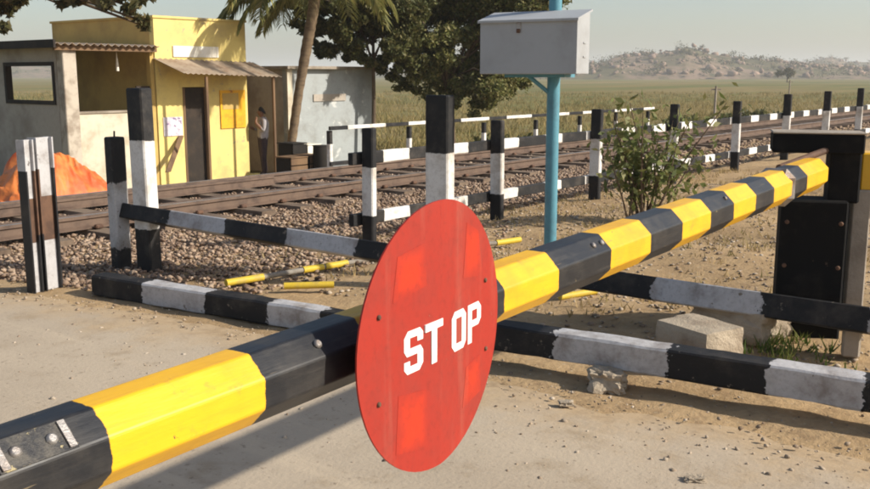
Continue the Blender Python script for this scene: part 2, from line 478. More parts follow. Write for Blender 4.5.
class MB:
    """collects shapes; build() links them as one mesh object"""

    def __init__(self):
        self.v, self.f, self.m, self.sm, self.a = [], [], [], [], []

    def add(self, vs, fs, mi=0, smooth=False, attr=None):
        o = len(self.v)
        self.a += list(attr) if attr is not None else [0.0] * len(vs)
        self.v += [tuple(x) for x in vs]
        for k_, f in enumerate(fs):
            self.f.append(tuple(i + o for i in f))
            self.m.append(mi if isinstance(mi, int) else mi[k_])
            self.sm.append(smooth)

    def box(self, c, s, rz=0.0, mi=0, bevel=0.0, mat=None):
        x, y, z = s[0] / 2, s[1] / 2, s[2] / 2
        b = min(bevel, x * 0.9, y * 0.9, z * 0.9)
        if b <= 0:
            vs = [(sx * x, sy * y, sz * z) for sz in (-1, 1) for sx, sy in ((-1, -1), (1, -1), (1, 1), (-1, 1))]
            fs = [(0, 3, 2, 1), (4, 5, 6, 7), (0, 1, 5, 4), (1, 2, 6, 5), (2, 3, 7, 6), (3, 0, 4, 7)]
        else:
            bm = bmesh.new()
            bmesh.ops.create_cube(bm, size=1)
            for v in bm.verts:
                v.co = Vector((v.co.x * s[0], v.co.y * s[1], v.co.z * s[2]))
            bmesh.ops.bevel(bm, geom=list(bm.edges), offset=b, segments=1, affect='EDGES', profile=0.5)
            bm.verts.index_update()
            vs = [tuple(v.co) for v in bm.verts]
            fs = [tuple(v.index for v in f.verts) for f in bm.faces]
            bm.free()
        M = mat if mat is not None else Matrix.Rotation(rz, 3, 'Z')
        c = Vector(c)
        self.add([M @ Vector(p) + c for p in vs], fs, mi)
        return self

    def tube(self, pts, rad, seg=10, mi=0, caps=True, smooth=True):
        pts = [Vector(p) for p in pts]
        if isinstance(rad, (int, float)):
            rad = [rad] * len(pts)
        vs, fs = [], []
        a = None
        for i, p in enumerate(pts):
            d = (pts[min(i + 1, len(pts) - 1)] - pts[max(i - 1, 0)]).normalized()
            if a is None:
                a = d.orthogonal().normalized()
            else:
                a = (a - d * a.dot(d)).normalized()
            b = d.cross(a)
            for k_ in range(seg):
                t = 2 * math.pi * k_ / seg
                vs.append(p + (a * math.cos(t) + b * math.sin(t)) * rad[i])
        n = len(pts)
        for i in range(n - 1):
            for k_ in range(seg):
                fs.append((i * seg + k_, i * seg + (k_ + 1) % seg, (i + 1) * seg + (k_ + 1) % seg, (i + 1) * seg + k_))
        self.add(vs, fs, mi, smooth)
        if caps:
            self.add(vs[:seg][::-1], [tuple(range(seg))], mi)
            self.add(vs[-seg:], [tuple(range(seg))], mi)
        return self

    def prism(self, poly, p0, p1, right, up, mi=0, mats=None):
        """a closed profile (list of (a,b)) swept from p0 to p1"""
        p0, p1, right, up = Vector(p0), Vector(p1), Vector(right), Vector(up)
        n = len(poly)
        vs = [p0 + right * a + up * b for a, b in poly] + [p1 + right * a + up * b for a, b in poly]
        fs = [(i, (i + 1) % n, n + (i + 1) % n, n + i) for i in range(n)]
        fs += [tuple(range(n))[::-1], tuple(range(n, 2 * n))]
        self.add(vs, fs, mi)
        return self

    def build(self, name, mats, parent=None, loc=None, rot=None, fix=True):
        me = bpy.data.meshes.new(name)
        me.from_pydata(self.v, [], self.f)
        for m in (mats if isinstance(mats, (list, tuple)) else [mats]):
            me.materials.append(m)
        me.polygons.foreach_set('material_index', self.m)
        me.polygons.foreach_set('use_smooth', self.sm)
        if fix:
            bm = bmesh.new()
            bm.from_mesh(me)
            bmesh.ops.recalc_face_normals(bm, faces=bm.faces)
            bm.to_mesh(me)
            bm.free()
        if any(self.a):
            at = me.attributes.new('band', 'FLOAT', 'POINT')
            at.data.foreach_set('value', np.array(self.a, dtype=np.float32))
        me.update()
        o = bpy.data.objects.new(name, me)
        if loc is not None:
            o.location = loc
        if rot is not None:
            o.rotation_euler = rot
        return link(o, parent)


def np_mesh(name, V, Fq, mat, parent=None, tint=None, smooth=False, kind=None):
    """V (n,3), Fq (m,k) -> object; tint is a value per vertex"""
    me = bpy.data.meshes.new(name)
    V = np.ascontiguousarray(V, dtype=np.float32)
    Fq = np.ascontiguousarray(Fq, dtype=np.int32)
    m, k = Fq.shape
    me.vertices.add(len(V))
    me.vertices.foreach_set('co', V.ravel())
    me.loops.add(m * k)
    me.loops.foreach_set('vertex_index', Fq.ravel())
    me.polygons.add(m)
    me.polygons.foreach_set('loop_start', np.arange(0, m * k, k, dtype=np.int32))
    me.polygons.foreach_set('loop_total', np.full(m, k, dtype=np.int32))
    if smooth:
        me.polygons.foreach_set('use_smooth', np.ones(m, dtype=bool))
    me.materials.append(mat)
    if tint is not None:
        at = me.attributes.new('tint', 'FLOAT', 'POINT')
        at.data.foreach_set('value', np.ascontiguousarray(tint, dtype=np.float32))
    me.update()
    me.validate()
    o = bpy.data.objects.new(name, me)
    if kind:
        o['kind'] = kind
    return link(o, parent)


def rand_rot(n):
    q = rng.normal(size=(n, 4))
    q /= np.linalg.norm(q, axis=1, keepdims=True)
    w, x, y, z = q.T
    return np.stack([1 - 2 * (y * y + z * z), 2 * (x * y - z * w), 2 * (x * z + y * w),
                     2 * (x * y + z * w), 1 - 2 * (x * x + z * z), 2 * (y * z - x * w),
                     2 * (x * z - y * w), 2 * (y * z + x * w), 1 - 2 * (x * x + y * y)], 1).reshape(n, 3, 3)


def leaves(name, P, size, mat, parent=None, elong=2.0, kind=None, tint=None):
    n = len(P)
    q = np.array([[-0.5, 0, 0], [0, -0.32, 0.10], [0.5, 0, 0], [0, 0.32, 0.10]]) * np.array([elong / 1.4, 1, 1])
    s = size * rng.uniform(0.6, 1.35, n)
    V = np.einsum('nij,kj->nki', rand_rot(n), q) * s[:, None, None] + P[:, None, :]
    F = np.arange(n * 4).reshape(n, 4)
    if tint is None:
        tint = rng.random(n)
    return np_mesh(name, V.reshape(-1, 3), F, mat, parent, np.repeat(tint, 4), kind=kind)


_bm = bmesh.new()
bmesh.ops.create_icosphere(_bm, subdivisions=1, radius=1)
_bm.verts.index_update()
ICO_V = np.array([v.co[:] for v in _bm.verts])
ICO_F = np.array([[v.index for v in f.verts] for f in _bm.faces])
_bm.free()
_bm = bmesh.new()
bmesh.ops.create_icosphere(_bm, subdivisions=2, radius=1)
_bm.verts.index_update()
ICO2_V = np.array([v.co[:] for v in _bm.verts])
ICO2_F = np.array([[v.index for v in f.verts] for f in _bm.faces])
_bm.free()


def stones(name, P, size, mat, parent=None, flat=0.7, kind='stuff', base=None):
    BV, BF = base or (ICO_V, ICO_F)
    n = len(P)
    nv = len(BV)
    jit = 1 + rng.uniform(-0.42, 0.42, (n, nv, 1))
    sc = rng.uniform(0.65, 1.25, (n, 1, 3))
    V = BV[None] * jit * sc
    V = np.einsum('nij,nkj->nki', rand_rot(n), V)
    V[:, :, 2] *= flat
    V = V * size[:, None, None] + P[:, None, :]
    F = (BF[None] + (np.arange(n) * nv)[:, None, None]).reshape(-1, 3)
    return np_mesh(name, V.reshape(-1, 3), F, mat, parent, np.repeat(rng.random(n), nv), kind=kind)


def sm(a, b, x):
    t = np.clip((x - a) / (b - a), 0, 1)
    return t * t * (3 - 2 * t)


def hz(u, v):
    """height of the land"""
    u, v = np.asarray(u, float), np.asarray(v, float)
    z = -0.80 * sm(11.4, 15.2, v)
    off = sm(5.2, 6.2, u) * (1 - sm(5.0, 6.5, v))
    z = z + off * (0.05 + 0.035 * np.sin(u * 1.7 + v * 2.1) + 0.03 * np.sin(u * 3.1 - v * 1.3))
    z = z - 0.03 * sm(6.6, 7.6, v) * (1 - sm(11.6, 12.6, v))
    d = np.hypot(u, v)
    z = z + sm(40, 200, d) * 0.25 * np.sin(u * 0.031 + 1) * np.sin(v * 0.027)
    return z


# ------------------------------------------------------------------ the land
def grid_sheet(name, us, vs, zf, mat, kind='structure', smooth=True):
    U, V = np.meshgrid(us, vs, indexing='ij')
    Z = zf(U, V)
    P = np.stack([U, V, Z], -1).reshape(-1, 3)
    nu, nv = len(us), len(vs)
    i, j = np.meshgrid(np.arange(nu - 1), np.arange(nv - 1), indexing='ij')
    a = (i * nv + j).ravel()
    F = np.stack([a, a + nv, a + nv + 1, a + 1], 1)
    return np_mesh(name, P, F, mat, None, None, smooth, kind)


far_c = np.concatenate([[-1500, -500, -150, -60, -30, -18, -12], np.arange(-8, 24, 0.16), np.geomspace(24, 4200, 90)])
rough = lambda U, V: hz(U, V) + np.where(np.hypot(U, V) < 40, 1, 0) * 0.012 * (np.sin(U * 9.1 + np.sin(V * 5)) * np.sin(V * 8.3 + np.sin(U * 4)))
grid_sheet('ground', far_c, far_c, rough, M_ground)

# road: its right-hand edge runs beside the low guard rail


def edge_u(v):
    return E0.x + (v - E0.y) * edge_dir.x


vs_ = np.arange(-14, 13.2, 0.12)
ts_ = np.linspace(0, 1, 40)
VV, TT = np.meshgrid(vs_, ts_, indexing='ij')
jag = np.array([0.10 * mnoise.noise(Vector((v * 1.3, 0.3, 0))) + 0.05 * mnoise.noise(Vector((v * 5.1, 4, 0))) for v in vs_])
EU = (edge_u(vs_) - 0.22 + jag)[:, None]
UU = -9 + (EU + 9) * TT
ZZ = hz(UU, VV) + 0.028 - 0.030 * sm(0.985, 1.0, TT)
ZZ = ZZ + 0.004 * np.sin(UU * 2.3 + VV * 1.1)
P = np.stack([UU, VV, ZZ], -1).reshape(-1, 3)
nv_ = len(ts_)
i_, j_ = np.meshgrid(np.arange(len(vs_) - 1), np.arange(nv_ - 1), indexing='ij')
a_ = (i_ * nv_ + j_).ravel()
np_mesh('road', P, np.stack([a_, a_ + nv_, a_ + nv_ + 1, a_ + 1], 1), M_road, None, None, True, 'structure')


# distant hills: a low rocky ridge
def ridge(name, px0, px1, dist, prof, depth=160):
    """prof: list of (px, py of the skyline)"""
    n, m = 150, 16
    xs = np.linspace(px0, px1, n)
    sk = np.interp(xs, [p[0] for p in prof], [p[1] for p in prof])
    V = []
    for x, s in zip(xs, sk):
        top = PD(x, s, dist)
        d = Vector((top.x, top.y, 0)).normalized()
        zt = top.z + 0.8
        for j in range(m):
            t = j / (m - 1)
            p = Vector((top.x, top.y, 0)) + d * (t - 0.55) * depth * 2
            prof_h = max(0.0, math.cos((t - 0.55) * math.pi * 1.05)) ** 0.8
            nn = mnoise.fractal(Vector((p.x * 0.018, p.y * 0.018, 2)), 1.0, 2.0, 5)
            z = -1.2 + (zt + 0.4) * prof_h * (1 + 0.22 * nn)
            V.append((p.x, p.y, z))
    i, j = np.meshgrid(np.arange(n - 1), np.arange(m - 1), indexing='ij')
    a = (i * m + j).ravel()
    return np_mesh(name, np.array(V), np.stack([a, a + m, a + m + 1, a + 1], 1), M_hill, None, None, True, 'structure'), V


h1, HV1 = ridge('hill', 500, 905, 620, [(500, 70), (560, 66), (596, 64), (612, 58), (640, 57), (668, 54), (686, 50), (705, 55), (740, 60),
                                        (775, 62), (800, 64), (850, 68), (905, 71)], 90)
h2, HV2 = ridge('hill', 560, 1010, 1050, [(560, 68), (700, 62), (760, 62), (800, 63), (830, 58), (850, 62), (900, 66), (1010, 68)], 150)
h3, HV3 = ridge('hill', -120, 420, 900, [(-120, 60), (-20, 60), (20, 63), (60, 66), (150, 70), (300, 70), (420, 70)], 150)

# boulders and scrub that cover the hills
A = np.array(HV1 + HV2)
front = A[(A[:, 2] > 1.0)]
pick = front[rng.integers(0, len(front), 2200)] + rng.normal(size=(2200, 3)) * np.array([5, 5, 0.3])
stones('hill_boulders', pick, 0.5 + 2.3 * rng.random(2200) ** 2.2, M_boulder, flat=0.75)
B_ = np.array(HV1 + HV2 + HV3)
B_ = B_[(B_[:, 2] > -0.5)]
pick = B_[rng.integers(0, len(B_), 900)] + rng.normal(size=(900, 3)) * np.array([6, 6, 0])
lp = (pick[:, None, :] + rng.normal(size=(900, 50, 3)) * rng.uniform(0.4, 1.9, (900, 1, 1)) * np.array([1.3, 1.3, 0.8]) + np.array([0, 0, 1.2])).reshape(-1, 3)
leaves('hill_scrub', lp, np.full(len(lp), 0.8), M_leafdark, kind='stuff')

# ------------------------------------------------------------------ railway track
track = thing('railway_track', 'rusty broad gauge railway track on brown stone ballast behind the fence', 'railway track', (0, 0, 0))
RV1, RV2 = 9.0, 10.68
BZ = -0.045
rail_prof = [(-0.07, 0), (0.07, 0), (0.07, 0.012), (0.012, 0.035), (0.012, 0.11), (0.036, 0.125), (0.036, 0.165), (-0.036, 0.165),
             (-0.036, 0.125), (-0.012, 0.11), (-0.012, 0.035), (-0.07, 0.012)]
rail_prof = [(a, c * 0.86) for a, c in rail_prof]
sl_mesh = None
sl_n = 0
for k_ in range(100):
    u = -3 + k_ * 0.66
    if sl_mesh is None:
        b = MB()
        pr = [(-0.14, 0), (0.14, 0), (0.11, 0.17), (-0.11, 0.17)]
        b.prism(pr, (0, -1.37, 0), (0, 1.37, 0), (1, 0, 0), (0, 0, 1))
        o = b.build('sleeper', M_sleeper, track)
        sl_mesh = o.data
    else:
        o = bpy.data.objects.new('sleeper', sl_mesh)
        link(o, track)
    o.location = (u + random.uniform(-0.02, 0.02), (RV1 + RV2) / 2 + random.uniform(-0.03, 0.03), BZ - 0.08 + random.uniform(-0.008, 0.008))
    o.rotation_euler = (0, 0, random.uniform(-0.02, 0.02))
ZR = BZ + 0.095
for rv in (RV1, RV2, RV1 + 0.19, RV2 - 0.19):
    check = rv not in (RV1, RV2)
    b = MB()
    b.prism(rail_prof if not check else [(a * 0.7, c * 0.92) for a, c in rail_prof], (-6 if not check else -4, rv, ZR), (420 if not check else 9.5, rv, ZR), (0, 1, 0), (0, 0, 1))
    ro = b.build('check_rail' if check else 'rail', [M_rail, M_railtop], track)
    for pg in ro.data.polygons:
        if pg.normal.z > 0.9 and pg.center.z > ZR + 0.11 and not check:
            pg.material_index = 1
# rail clips where sleepers can be told apart
clip_mesh = None
for k_ in range(42):
    for rv in (RV1, RV2):
        for s in (-1, 1):
            if clip_mesh is None:
                o = MB().box((0, 0, 0), (0.09, 0.06, 0.045), bevel=0.012).build('rail_clip', M_rust, track)
                clip_mesh = o.data
            else:
                o = bpy.data.objects.new('rail_clip', clip_mesh)
                link(o, track)
            o.location = (-3 + k_ * 0.66, rv + s * 0.10, ZR + 0.02)
# ballast shoulder and stones
NB = 92000
uu = np.concatenate([rng.uniform(1.5, 16, 78000), 16 + rng.random(NB - 78000) ** 1.5 * 34])
vv = rng.uniform(5.3, 12.0, NB)
shoulder = 1 - 0.9 * (sm(0.75, 1.0, np.abs(vv - 9.5) / 3.1)) * rng.random(NB)
keep = (rng.random(NB) < np.where(vv < 6.6, (0.25 + 0.75 * (vv - 5.3) / 1.3) * (1 - sm(6.5, 9.0, uu) * sm(6.9, 6.2, vv)), 1.0)) & ~((uu < edge_u(vv) + 0.05) & (vv < 13.2))
uu, vv = uu[keep], vv[keep]
zz = hz(uu, vv) + rng.uniform(-0.01, 0.035, len(uu))
ball = stones('ballast', np.stack([uu, vv, zz], 1), (0.009 + 0.022 * rng.random(len(uu)) ** 1.3) * (1 + (uu > 16) * 0.6), M_ballast, track)

# ------------------------------------------------------------------ lifting barrier with STOP disc
BA = AZ - R_(34.5)                     # boom heading
BX = Vector((math.cos(BA), math.sin(BA), 0))
BN = Vector((math.sin(BA), -math.cos(BA), 0))      # towards the viewer's side of the boom
D0 = 2.30
bc = PD(435, 314, D0)
barrier = thing('level_crossing_barrier', 'black and yellow striped lifting barrier carrying a round red stop disc', 'barrier', (bc.x, bc.y, 0), BA)
# local frame: x along the boom, y away from the viewer, z up
ZB0 = bc.z
bounds = [-1.62, -1.27, -0.931, -0.586, -0.27, 0.02, 0.30, 0.609, 0.975, 1.308, 1.62, 1.94, 2.24, 2.56, 2.86, 3.19, 3.50, 3.86]


bounds = [-1.62 - 0.33 * q for q in range(8, 0, -1)] + bounds
bounds = [t - 0.085 for t in bounds[:-1]] + [3.9]


def boom_w(t):
    return 0.142 + (t + 0.94) / 4.4 * 0.036


def boom_z(t):
    return ZB0 + 0.006 * t


boom = MB()
prev, pa, first = None, 0.0, None
for i, t0 in enumerate(bounds[:-1]):
    t1 = bounds[i + 1]
    sgn = 1 if i % 2 == 0 else -1               # even bands are yellow
    for q in range(0 if i == 0 else 1, 5):
        t = t0 + (t1 - t0) * q / 4
        w = boom_w(t) / 2
        c8 = w * math.tan(math.pi / 8)
        prof = [(-w, -c8), (-w, c8), (-c8, w), (c8, w), (w, c8), (w, -c8), (c8, -w), (-c8, -w)]
        cur = [(t, a, boom_z(t) + b_) for a, b_ in prof]
        boom.v += cur
        ca = sgn * min(q, 4 - q) / 4 * (t1 - t0)
        boom.a += [ca] * 8
        o_ = len(boom.v) - 8
        if prev is not None:
            for k_ in range(8):
                boom.f.append((prev + k_, prev + (k_ + 1) % 8, o_ + (k_ + 1) % 8, o_ + k_))
                boom.m.append(0); boom.sm.append(False)
        else:
            first = o_
        prev = o_
for st_i in (first, prev):
    boom.f.append(tuple(range(st_i, st_i + 8)))
    boom.m.append(0); boom.sm.append(False)
boom_o = boom.build('boom', M_boompaint, barrier)
bv = boom_o.modifiers.new('edge', 'BEVEL')
bv.width = 0.004
bv.segments = 2
bv.limit_method = 'ANGLE'
bv.angle_limit = R_(30)


def bolt(parent, c, axis, r=0.009, h=0.008, mat=M_steel):
    b = MB()
    ax = Vector(axis).normalized()
    c = Vector(c)
    b.tube([c, c + ax * h * 0.6, c + ax * h], [r, r, r * 0.6], 8)
    return b.build('bolt', mat, parent)


for t, a in ((-1.165, 0.52), (-1.105, 0.75), (-0.50, 0.9), (0.80, 0.6), (0.86, 0.9), (2.1, 0.6)):
    w = boom_w(t) / 2
    bolt(boom_o, (t, -w * 0.70 - 0.001, boom_z(t) + w * 0.72), (0, -1, 1), 0.010, 0.007)
# sheet-metal repair patch near the bolts
b = MB()
w = boom_w(-1.04) / 2
nrm = Vector((0, -1, 1)).normalized()
tang = Vector((0, -1, -1)).normalized()
cpt = Vector((-1.135, 0, boom_z(-1.135))) + nrm * (w + 0.0025)
b = MB()
b.box(cpt - nrm * 0.001, (0.13, 0.052, 0.0025), mat=Matrix.Rotation(R_(45), 3, 'X'))
b.build('repair_plate', M_scuff, boom_o)
for s in (-1, 1):
    b = MB()
    b.prism([(-0.006, 0), (0.006, 0), (0.006, 0.004), (-0.006, 0.004)], cpt + Vector((s * 0.055, 0, 0)) - tang * 0.024, cpt + Vector((s * 0.055, 0, 0)) + tang * 0.024, (1, 0, 0), nrm)
    b.build('repair_strap', M_steel, boom_o)
pass

# the disc hangs on the viewer's side of the boom
disc_root_c = PD(435, 334.5, D0 - 0.20)
DR = 0.313
disc_rz = R_(3.8)
inv = Matrix.Translation((bc.x, bc.y, 0)) @ Matrix.Rotation(BA, 4, 'Z')
dl = inv.inverted() @ disc_root_c
b = MB()
N = 72
front, back = [], []
for k_ in range(N):
    t = 2 * math.pi * k_ / N
    a, c = math.cos(t) * DR, math.sin(t) * DR
    dy = 0.013 * (1 - abs(a) / DR) * -1           # the sheet is creased a little on its centre line
    front.append((a, dy - 0.002, c))
    back.append((a, dy + 0.002, c))
cf, cb = len(front) * 2, len(front) * 2 + 1
vs = front + back
half = N // 4
# strips between left and right points keep the crease
fs = []
for k_ in range(half, 3 * half):
    l0, l1 = k_, k_ + 1
    r0, r1 = (N // 2 - k_) % N, (N // 2 - k_ - 1) % N
    fs.append((l0, l1, r1, r0))
vsm = list(vs)
# centre line vertices
nl = {}
fs2 = []


def mid(l, r, off):
    key = (l, r, off)
    if key not in nl:
        pa, pb = vs[l], vs[r]
        nl[key] = len(vsm)
        vsm.append((0.0, -0.013 + (-0.002 if off == 0 else 0.002), (pa[2] + pb[2]) / 2))
    return nl[key]


for k_ in range(half, 3 * half):
    l0, l1 = k_, k_ + 1
    r0, r1 = (N // 2 - k_) % N, (N // 2 - k_ - 1) % N
    for o_ in (0, N):
        m0, m1 = mid(l0 + o_, r0 + o_, o_), mid(l1 + o_, r1 + o_, o_)
        for q in ((l0 + o_, l1 + o_, m1, m0), (m0, m1, r1 + o_, r0 + o_)):
            q2 = []
            for e in q:
                if e not in q2:
                    q2.append(e)
            if len(q2) >= 3:
                fs2.append(tuple(q2))
for k_ in range(N):
    fs2.append((k_, (k_ + 1) % N, N + (k_ + 1) % N, N + k_))
b.add(vsm, fs2, 0)
disc = b.build('stop_disc', M_red, barrier, dl, (0, 0, disc_rz))
disc['label'] = 'round red metal disc with white STOP lettering'


def dy_at(a):
    return -0.013 * (1 - abs(a) / DR)


# reflective patches
for (a0, a1, b0, b1, sk) in ((-0.60, -0.18, 0.36, 0.72, 0.05), (0.36, 0.70, 0.36, 0.74, -0.04), (-0.60, -0.16, -0.76, -0.36, -0.05), (0.36, 0.70, -0.68, -0.32, 0.04)):
    b = MB()
    q = []
    for a, c in ((a0, b0), (a1, b0 + sk), (a1 - 0.03, b1), (a0 + 0.06, b1 - sk)):
        rr = math.hypot(a, c)
        if rr > 0.93:
            a, c = a * 0.93 / rr, c * 0.93 / rr
        q.append((a * DR, c * DR))
    vs = [(a, dy_at(a) - 0.0026, c) for a, c in q] + [(a, dy_at(a) - 0.0015, c) for a, c in q]
    b.add(vs, [(0, 1, 2, 3), (7, 6, 5, 4), (0, 1, 5, 4), (1, 2, 6, 5), (2, 3, 7, 6), (3, 0, 4, 7)])
    b.build('reflector', M_reflect, disc)


def letter(ch, x0, x1, zc, h):
    """heavy block letters with cut corners, drawn as filled strokes"""
    b = MB()
    w = x1 - x0
    st = 0.30 * w
    sh = 0.17 * h
    cut = 0.20 * w
    z0, z1 = zc - h / 2, zc + h / 2

    def poly(pts):
        n = len(pts)
        xs_ = [a for a, c in pts]
        flat = dy_at(0) if min(xs_) < 0 < max(xs_) or ch == 'T' else None
        vs = [(a, (flat if flat is not None else dy_at(a)) - 0.0030, c) for a, c in pts] + [(a, dy_at(a) - 0.0012, c) for a, c in pts]
        b.add(vs, [tuple(range(n)), tuple(range(n, 2 * n))[::-1]] + [(i, (i + 1) % n, n + (i + 1) % n, n + i) for i in range(n)])

    def rect(a0, a1, c0, c1):
        poly([(a0, c0), (a1, c0), (a1, c1), (a0, c1)])
    if ch == 'T':
        rect(x0, x1, z1 - sh * 1.05, z1)
        m = (x0 + x1) / 2
        rect(m - st / 2, m + st / 2, z0, z1 - sh * 1.05)
    if ch == 'O':
        poly([(x0, z0 + cut), (x0 + st, z0 + cut * 1.2), (x0 + st, z1 - cut * 1.2), (x0, z1 - cut)])
        poly([(x1 - st, z0 + cut * 1.2), (x1, z0 + cut), (x1, z1 - cut), (x1 - st, z1 - cut * 1.2)])
        poly([(x0, z1 - cut), (x0 + st, z1 - cut * 1.2), (x1 - st, z1 - cut * 1.2), (x1, z1 - cut), (x1 - cut, z1), (x0 + cut, z1)])
        poly([(x0 + st, z0 + cut * 1.2), (x0, z0 + cut), (x0 + cut, z0), (x1 - cut, z0), (x1, z0 + cut), (x1 - st, z0 + cut * 1.2)])
    if ch == 'P':
        zm = z0 + h * 0.40
        rect(x0, x0 + st, z0, z1)
        poly([(x0 + st, z1 - sh), (x1 - st, z1 - sh), (x1, z1 - cut), (x1 - cut, z1), (x0 + st, z1)])
        poly([(x0 + st, zm), (x1 - cut, zm), (x1, zm + cut), (x1 - st, zm + sh), (x0 + st, zm + sh)])
        poly([(x1 - st, zm + sh), (x1, zm + cut), (x1, z1 - cut), (x1 - st, z1 - sh)])
    if ch == 'S':
        zm0, zm1 = zc - sh / 2, zc + sh / 2
        poly([(x0 + st * 1.0, z1 - sh), (x1, z1 - sh), (x1, z1 - cut * 0.8), (x1 - cut * 0.8, z1), (x0 + cut, z1), (x0, z1 - cut)])
        poly([(x1 - st, z1 - sh), (x1 - st, z1 - sh * 1.75), (x1, z1 - sh * 1.75), (x1, z1 - sh)])
        poly([(x0, z1 - cut), (x0, zm0 + cut * 0.9), (x0 + st, zm1), (x0 + st, z1 - sh)])
        poly([(x0, zm0 + cut * 0.9), (x0 + cut * 0.7, zm0), (x1 - st, zm0), (x1, zm1 - cut * 0.9), (x1 - cut * 0.7, zm1), (x0 + st, zm1)])
        poly([(x1 - st, zm0), (x1 - st, z0 + sh), (x1, z0 + cut), (x1, zm1 - cut * 0.9)])
        poly([(x1 - st, z0 + sh), (x0, z0 + sh), (x0, z0 + cut * 0.8), (x0 + cut * 0.8, z0), (x1 - cut, z0), (x1, z0 + cut)])
        poly([(x0, z0 + sh), (x0 + st, z0 + sh), (x0 + st, z0 + sh * 1.75), (x0, z0 + sh * 1.75)])
    return b.build('letter', M_letter, disc)


for ch, a0, a1 in (('S', -0.47, -0.235), ('T', -0.215, 0.030), ('O', 0.175, 0.41), ('P', 0.445, 0.675)):
    letter(ch, a0 * DR, a1 * DR, -0.03 * DR, 0.31 * DR)
for a, c in ((-0.76, 0.30), (-0.77, -0.30), (0.75, 0.27), (0.77, -0.30)):
    bolt(disc, (a * DR, dy_at(a * DR) - 0.002, c * DR), (0, -1, 0), 0.006, 0.005, M_rust)
# two flat-iron brackets clamp the disc to the boom
for a in (-0.20, 0.20):
    b = MB()
    yb = dl.y + a * math.sin(disc_rz) + 0.004
    b.box((dl.x + a, (yb - 0.070) / 2, boom_z(0)), (0.035, abs(yb) - 0.070, 0.10), bevel=0.004)
    b.build('disc_bracket', M_rust, barrier)

# pivot stand at the far end of the boom
PDp = 5.78


def loc_pt(px, py, depth=PDp):
    return inv.inverted() @ PD(px, py, depth)


pc = loc_pt(813, 200)
p_l, p_r = loc_pt(778, 200), loc_pt(847, 200)
pw = (PD(847, 200, PDp) - PD(778, 200, PDp)).length
stand_x = pc.x
stand_y = pc.y
ztop = PD(813, 198, PDp).z
zcap0, zcap1 = PD(813, 152, PDp).z, PD(813, 133, PDp).z
ped = MB()
rv_ = AZ - math.pi / 2 - BA - R_(16)           # the stand is set square to the road rail
ped.box((stand_x, stand_y, ztop / 2), (pw * 0.90, 0.26, ztop), rz=rv_, bevel=0.012)
ped_o = ped.build('pedestal', M_tar, barrier)
cap = MB()
cl, cr = loc_pt(779, 142), loc_pt(864, 142)
cc = (cl + cr) / 2
cap.box((cc.x, cc.y + 0.03, (zcap0 + zcap1) / 2), ((cr - cl).length, 0.26, zcap1 - zcap0), rz=rv_, bevel=0.008)
cap.build('cap_beam', M_tar, ped_o)
cap = MB()
cap.box((cc.x, cc.y + 0.03, zcap1 + 0.006), ((cr - cl).length + 0.01, 0.27, 0.012), rz=rv_, bevel=0.006)
cap.build('cap_slab', M_concrete, ped_o)
hub = MB()
h0, h1_ = loc_pt(828, 174), loc_pt(857, 174)
hc = (h0 + h1_) / 2
hub.box((hc.x, hc.y, PD(850, 175, PDp).z), ((h1_ - h0).length, 0.24, PD(850, 151, PDp).z - PD(850, 203, PDp).z), rz=rv_, bevel=0.012)
hub.build('hub_housing', M_tar, ped_o)
back_b = MB()
k0, k1 = loc_pt(822, 260, PDp + 0.18), loc_pt(862, 260, PDp + 0.18)
km = (k0 + k1) / 2
zk = PD(850, 152, PDp + 0.18).z
back_b.box((km.x, km.y, zk / 2), ((k1 - k0).length, 0.10, zk), rz=rv_, bevel=0.01)
back_b.build('back_plate', M_tar, ped_o)
for zz_ in (0.25, 0.55, 0.85):
    for sx_ in (-0.4, 0.4):
        off_ = Matrix.Rotation(rv_, 3, 'Z') @ Vector((sx_ * pw * 0.9, -0.131, 0))
        bolt(ped_o, (stand_x + off_.x, stand_y + off_.y, zz_ * ztop), Matrix.Rotation(rv_, 3, 'Z') @ Vector((0, -1, 0)), 0.014, 0.012, M_rust)
arm = MB()
q0, q1 = loc_pt(864.5, 172, PDp + 0.02), loc_pt(915, 170, PDp + 0.1)
arm.box(((q0.x + q1.x) / 2, (q0.y + q1.y) / 2, PD(868, 172, PDp).z), ((q1 - q0).length, 0.2, 0.235), rz=rv_, bevel=0.01)
arm.build('counterweight_arm', M_boomyellow, barrier)
pst = MB()
g0, g1 = loc_pt(849, 240, PDp + 0.05), loc_pt(866, 240, PDp + 0.05)
gm = (g0 + g1) / 2
zt_ = PD(858, 190, PDp).z
pst.box((gm.x, gm.y, zt_ / 2), ((g1 - g0).length, 0.12, zt_), rz=rv_, bevel=0.008)
pst.build('support_post', M_concrete, ped_o)
flg = MB()
f0, f1 = loc_pt(779, 168, 5.35), loc_pt(832, 148, 5.72)
flg.tube([f0, f1], 0.022, 8)
flg.build('stay_rod', M_rust, barrier)
b = MB()
wt = boom_w(3.1) / 2
b.box((3.12, 0, boom_z(3.1)), (0.10, wt * 2 + 0.02, wt * 2 + 0.02), bevel=wt * 0.55)
b.build('clamp_collar', M_steel, barrier)
for s, zz_ in ((-1, 0), (1, 0)):
    pass

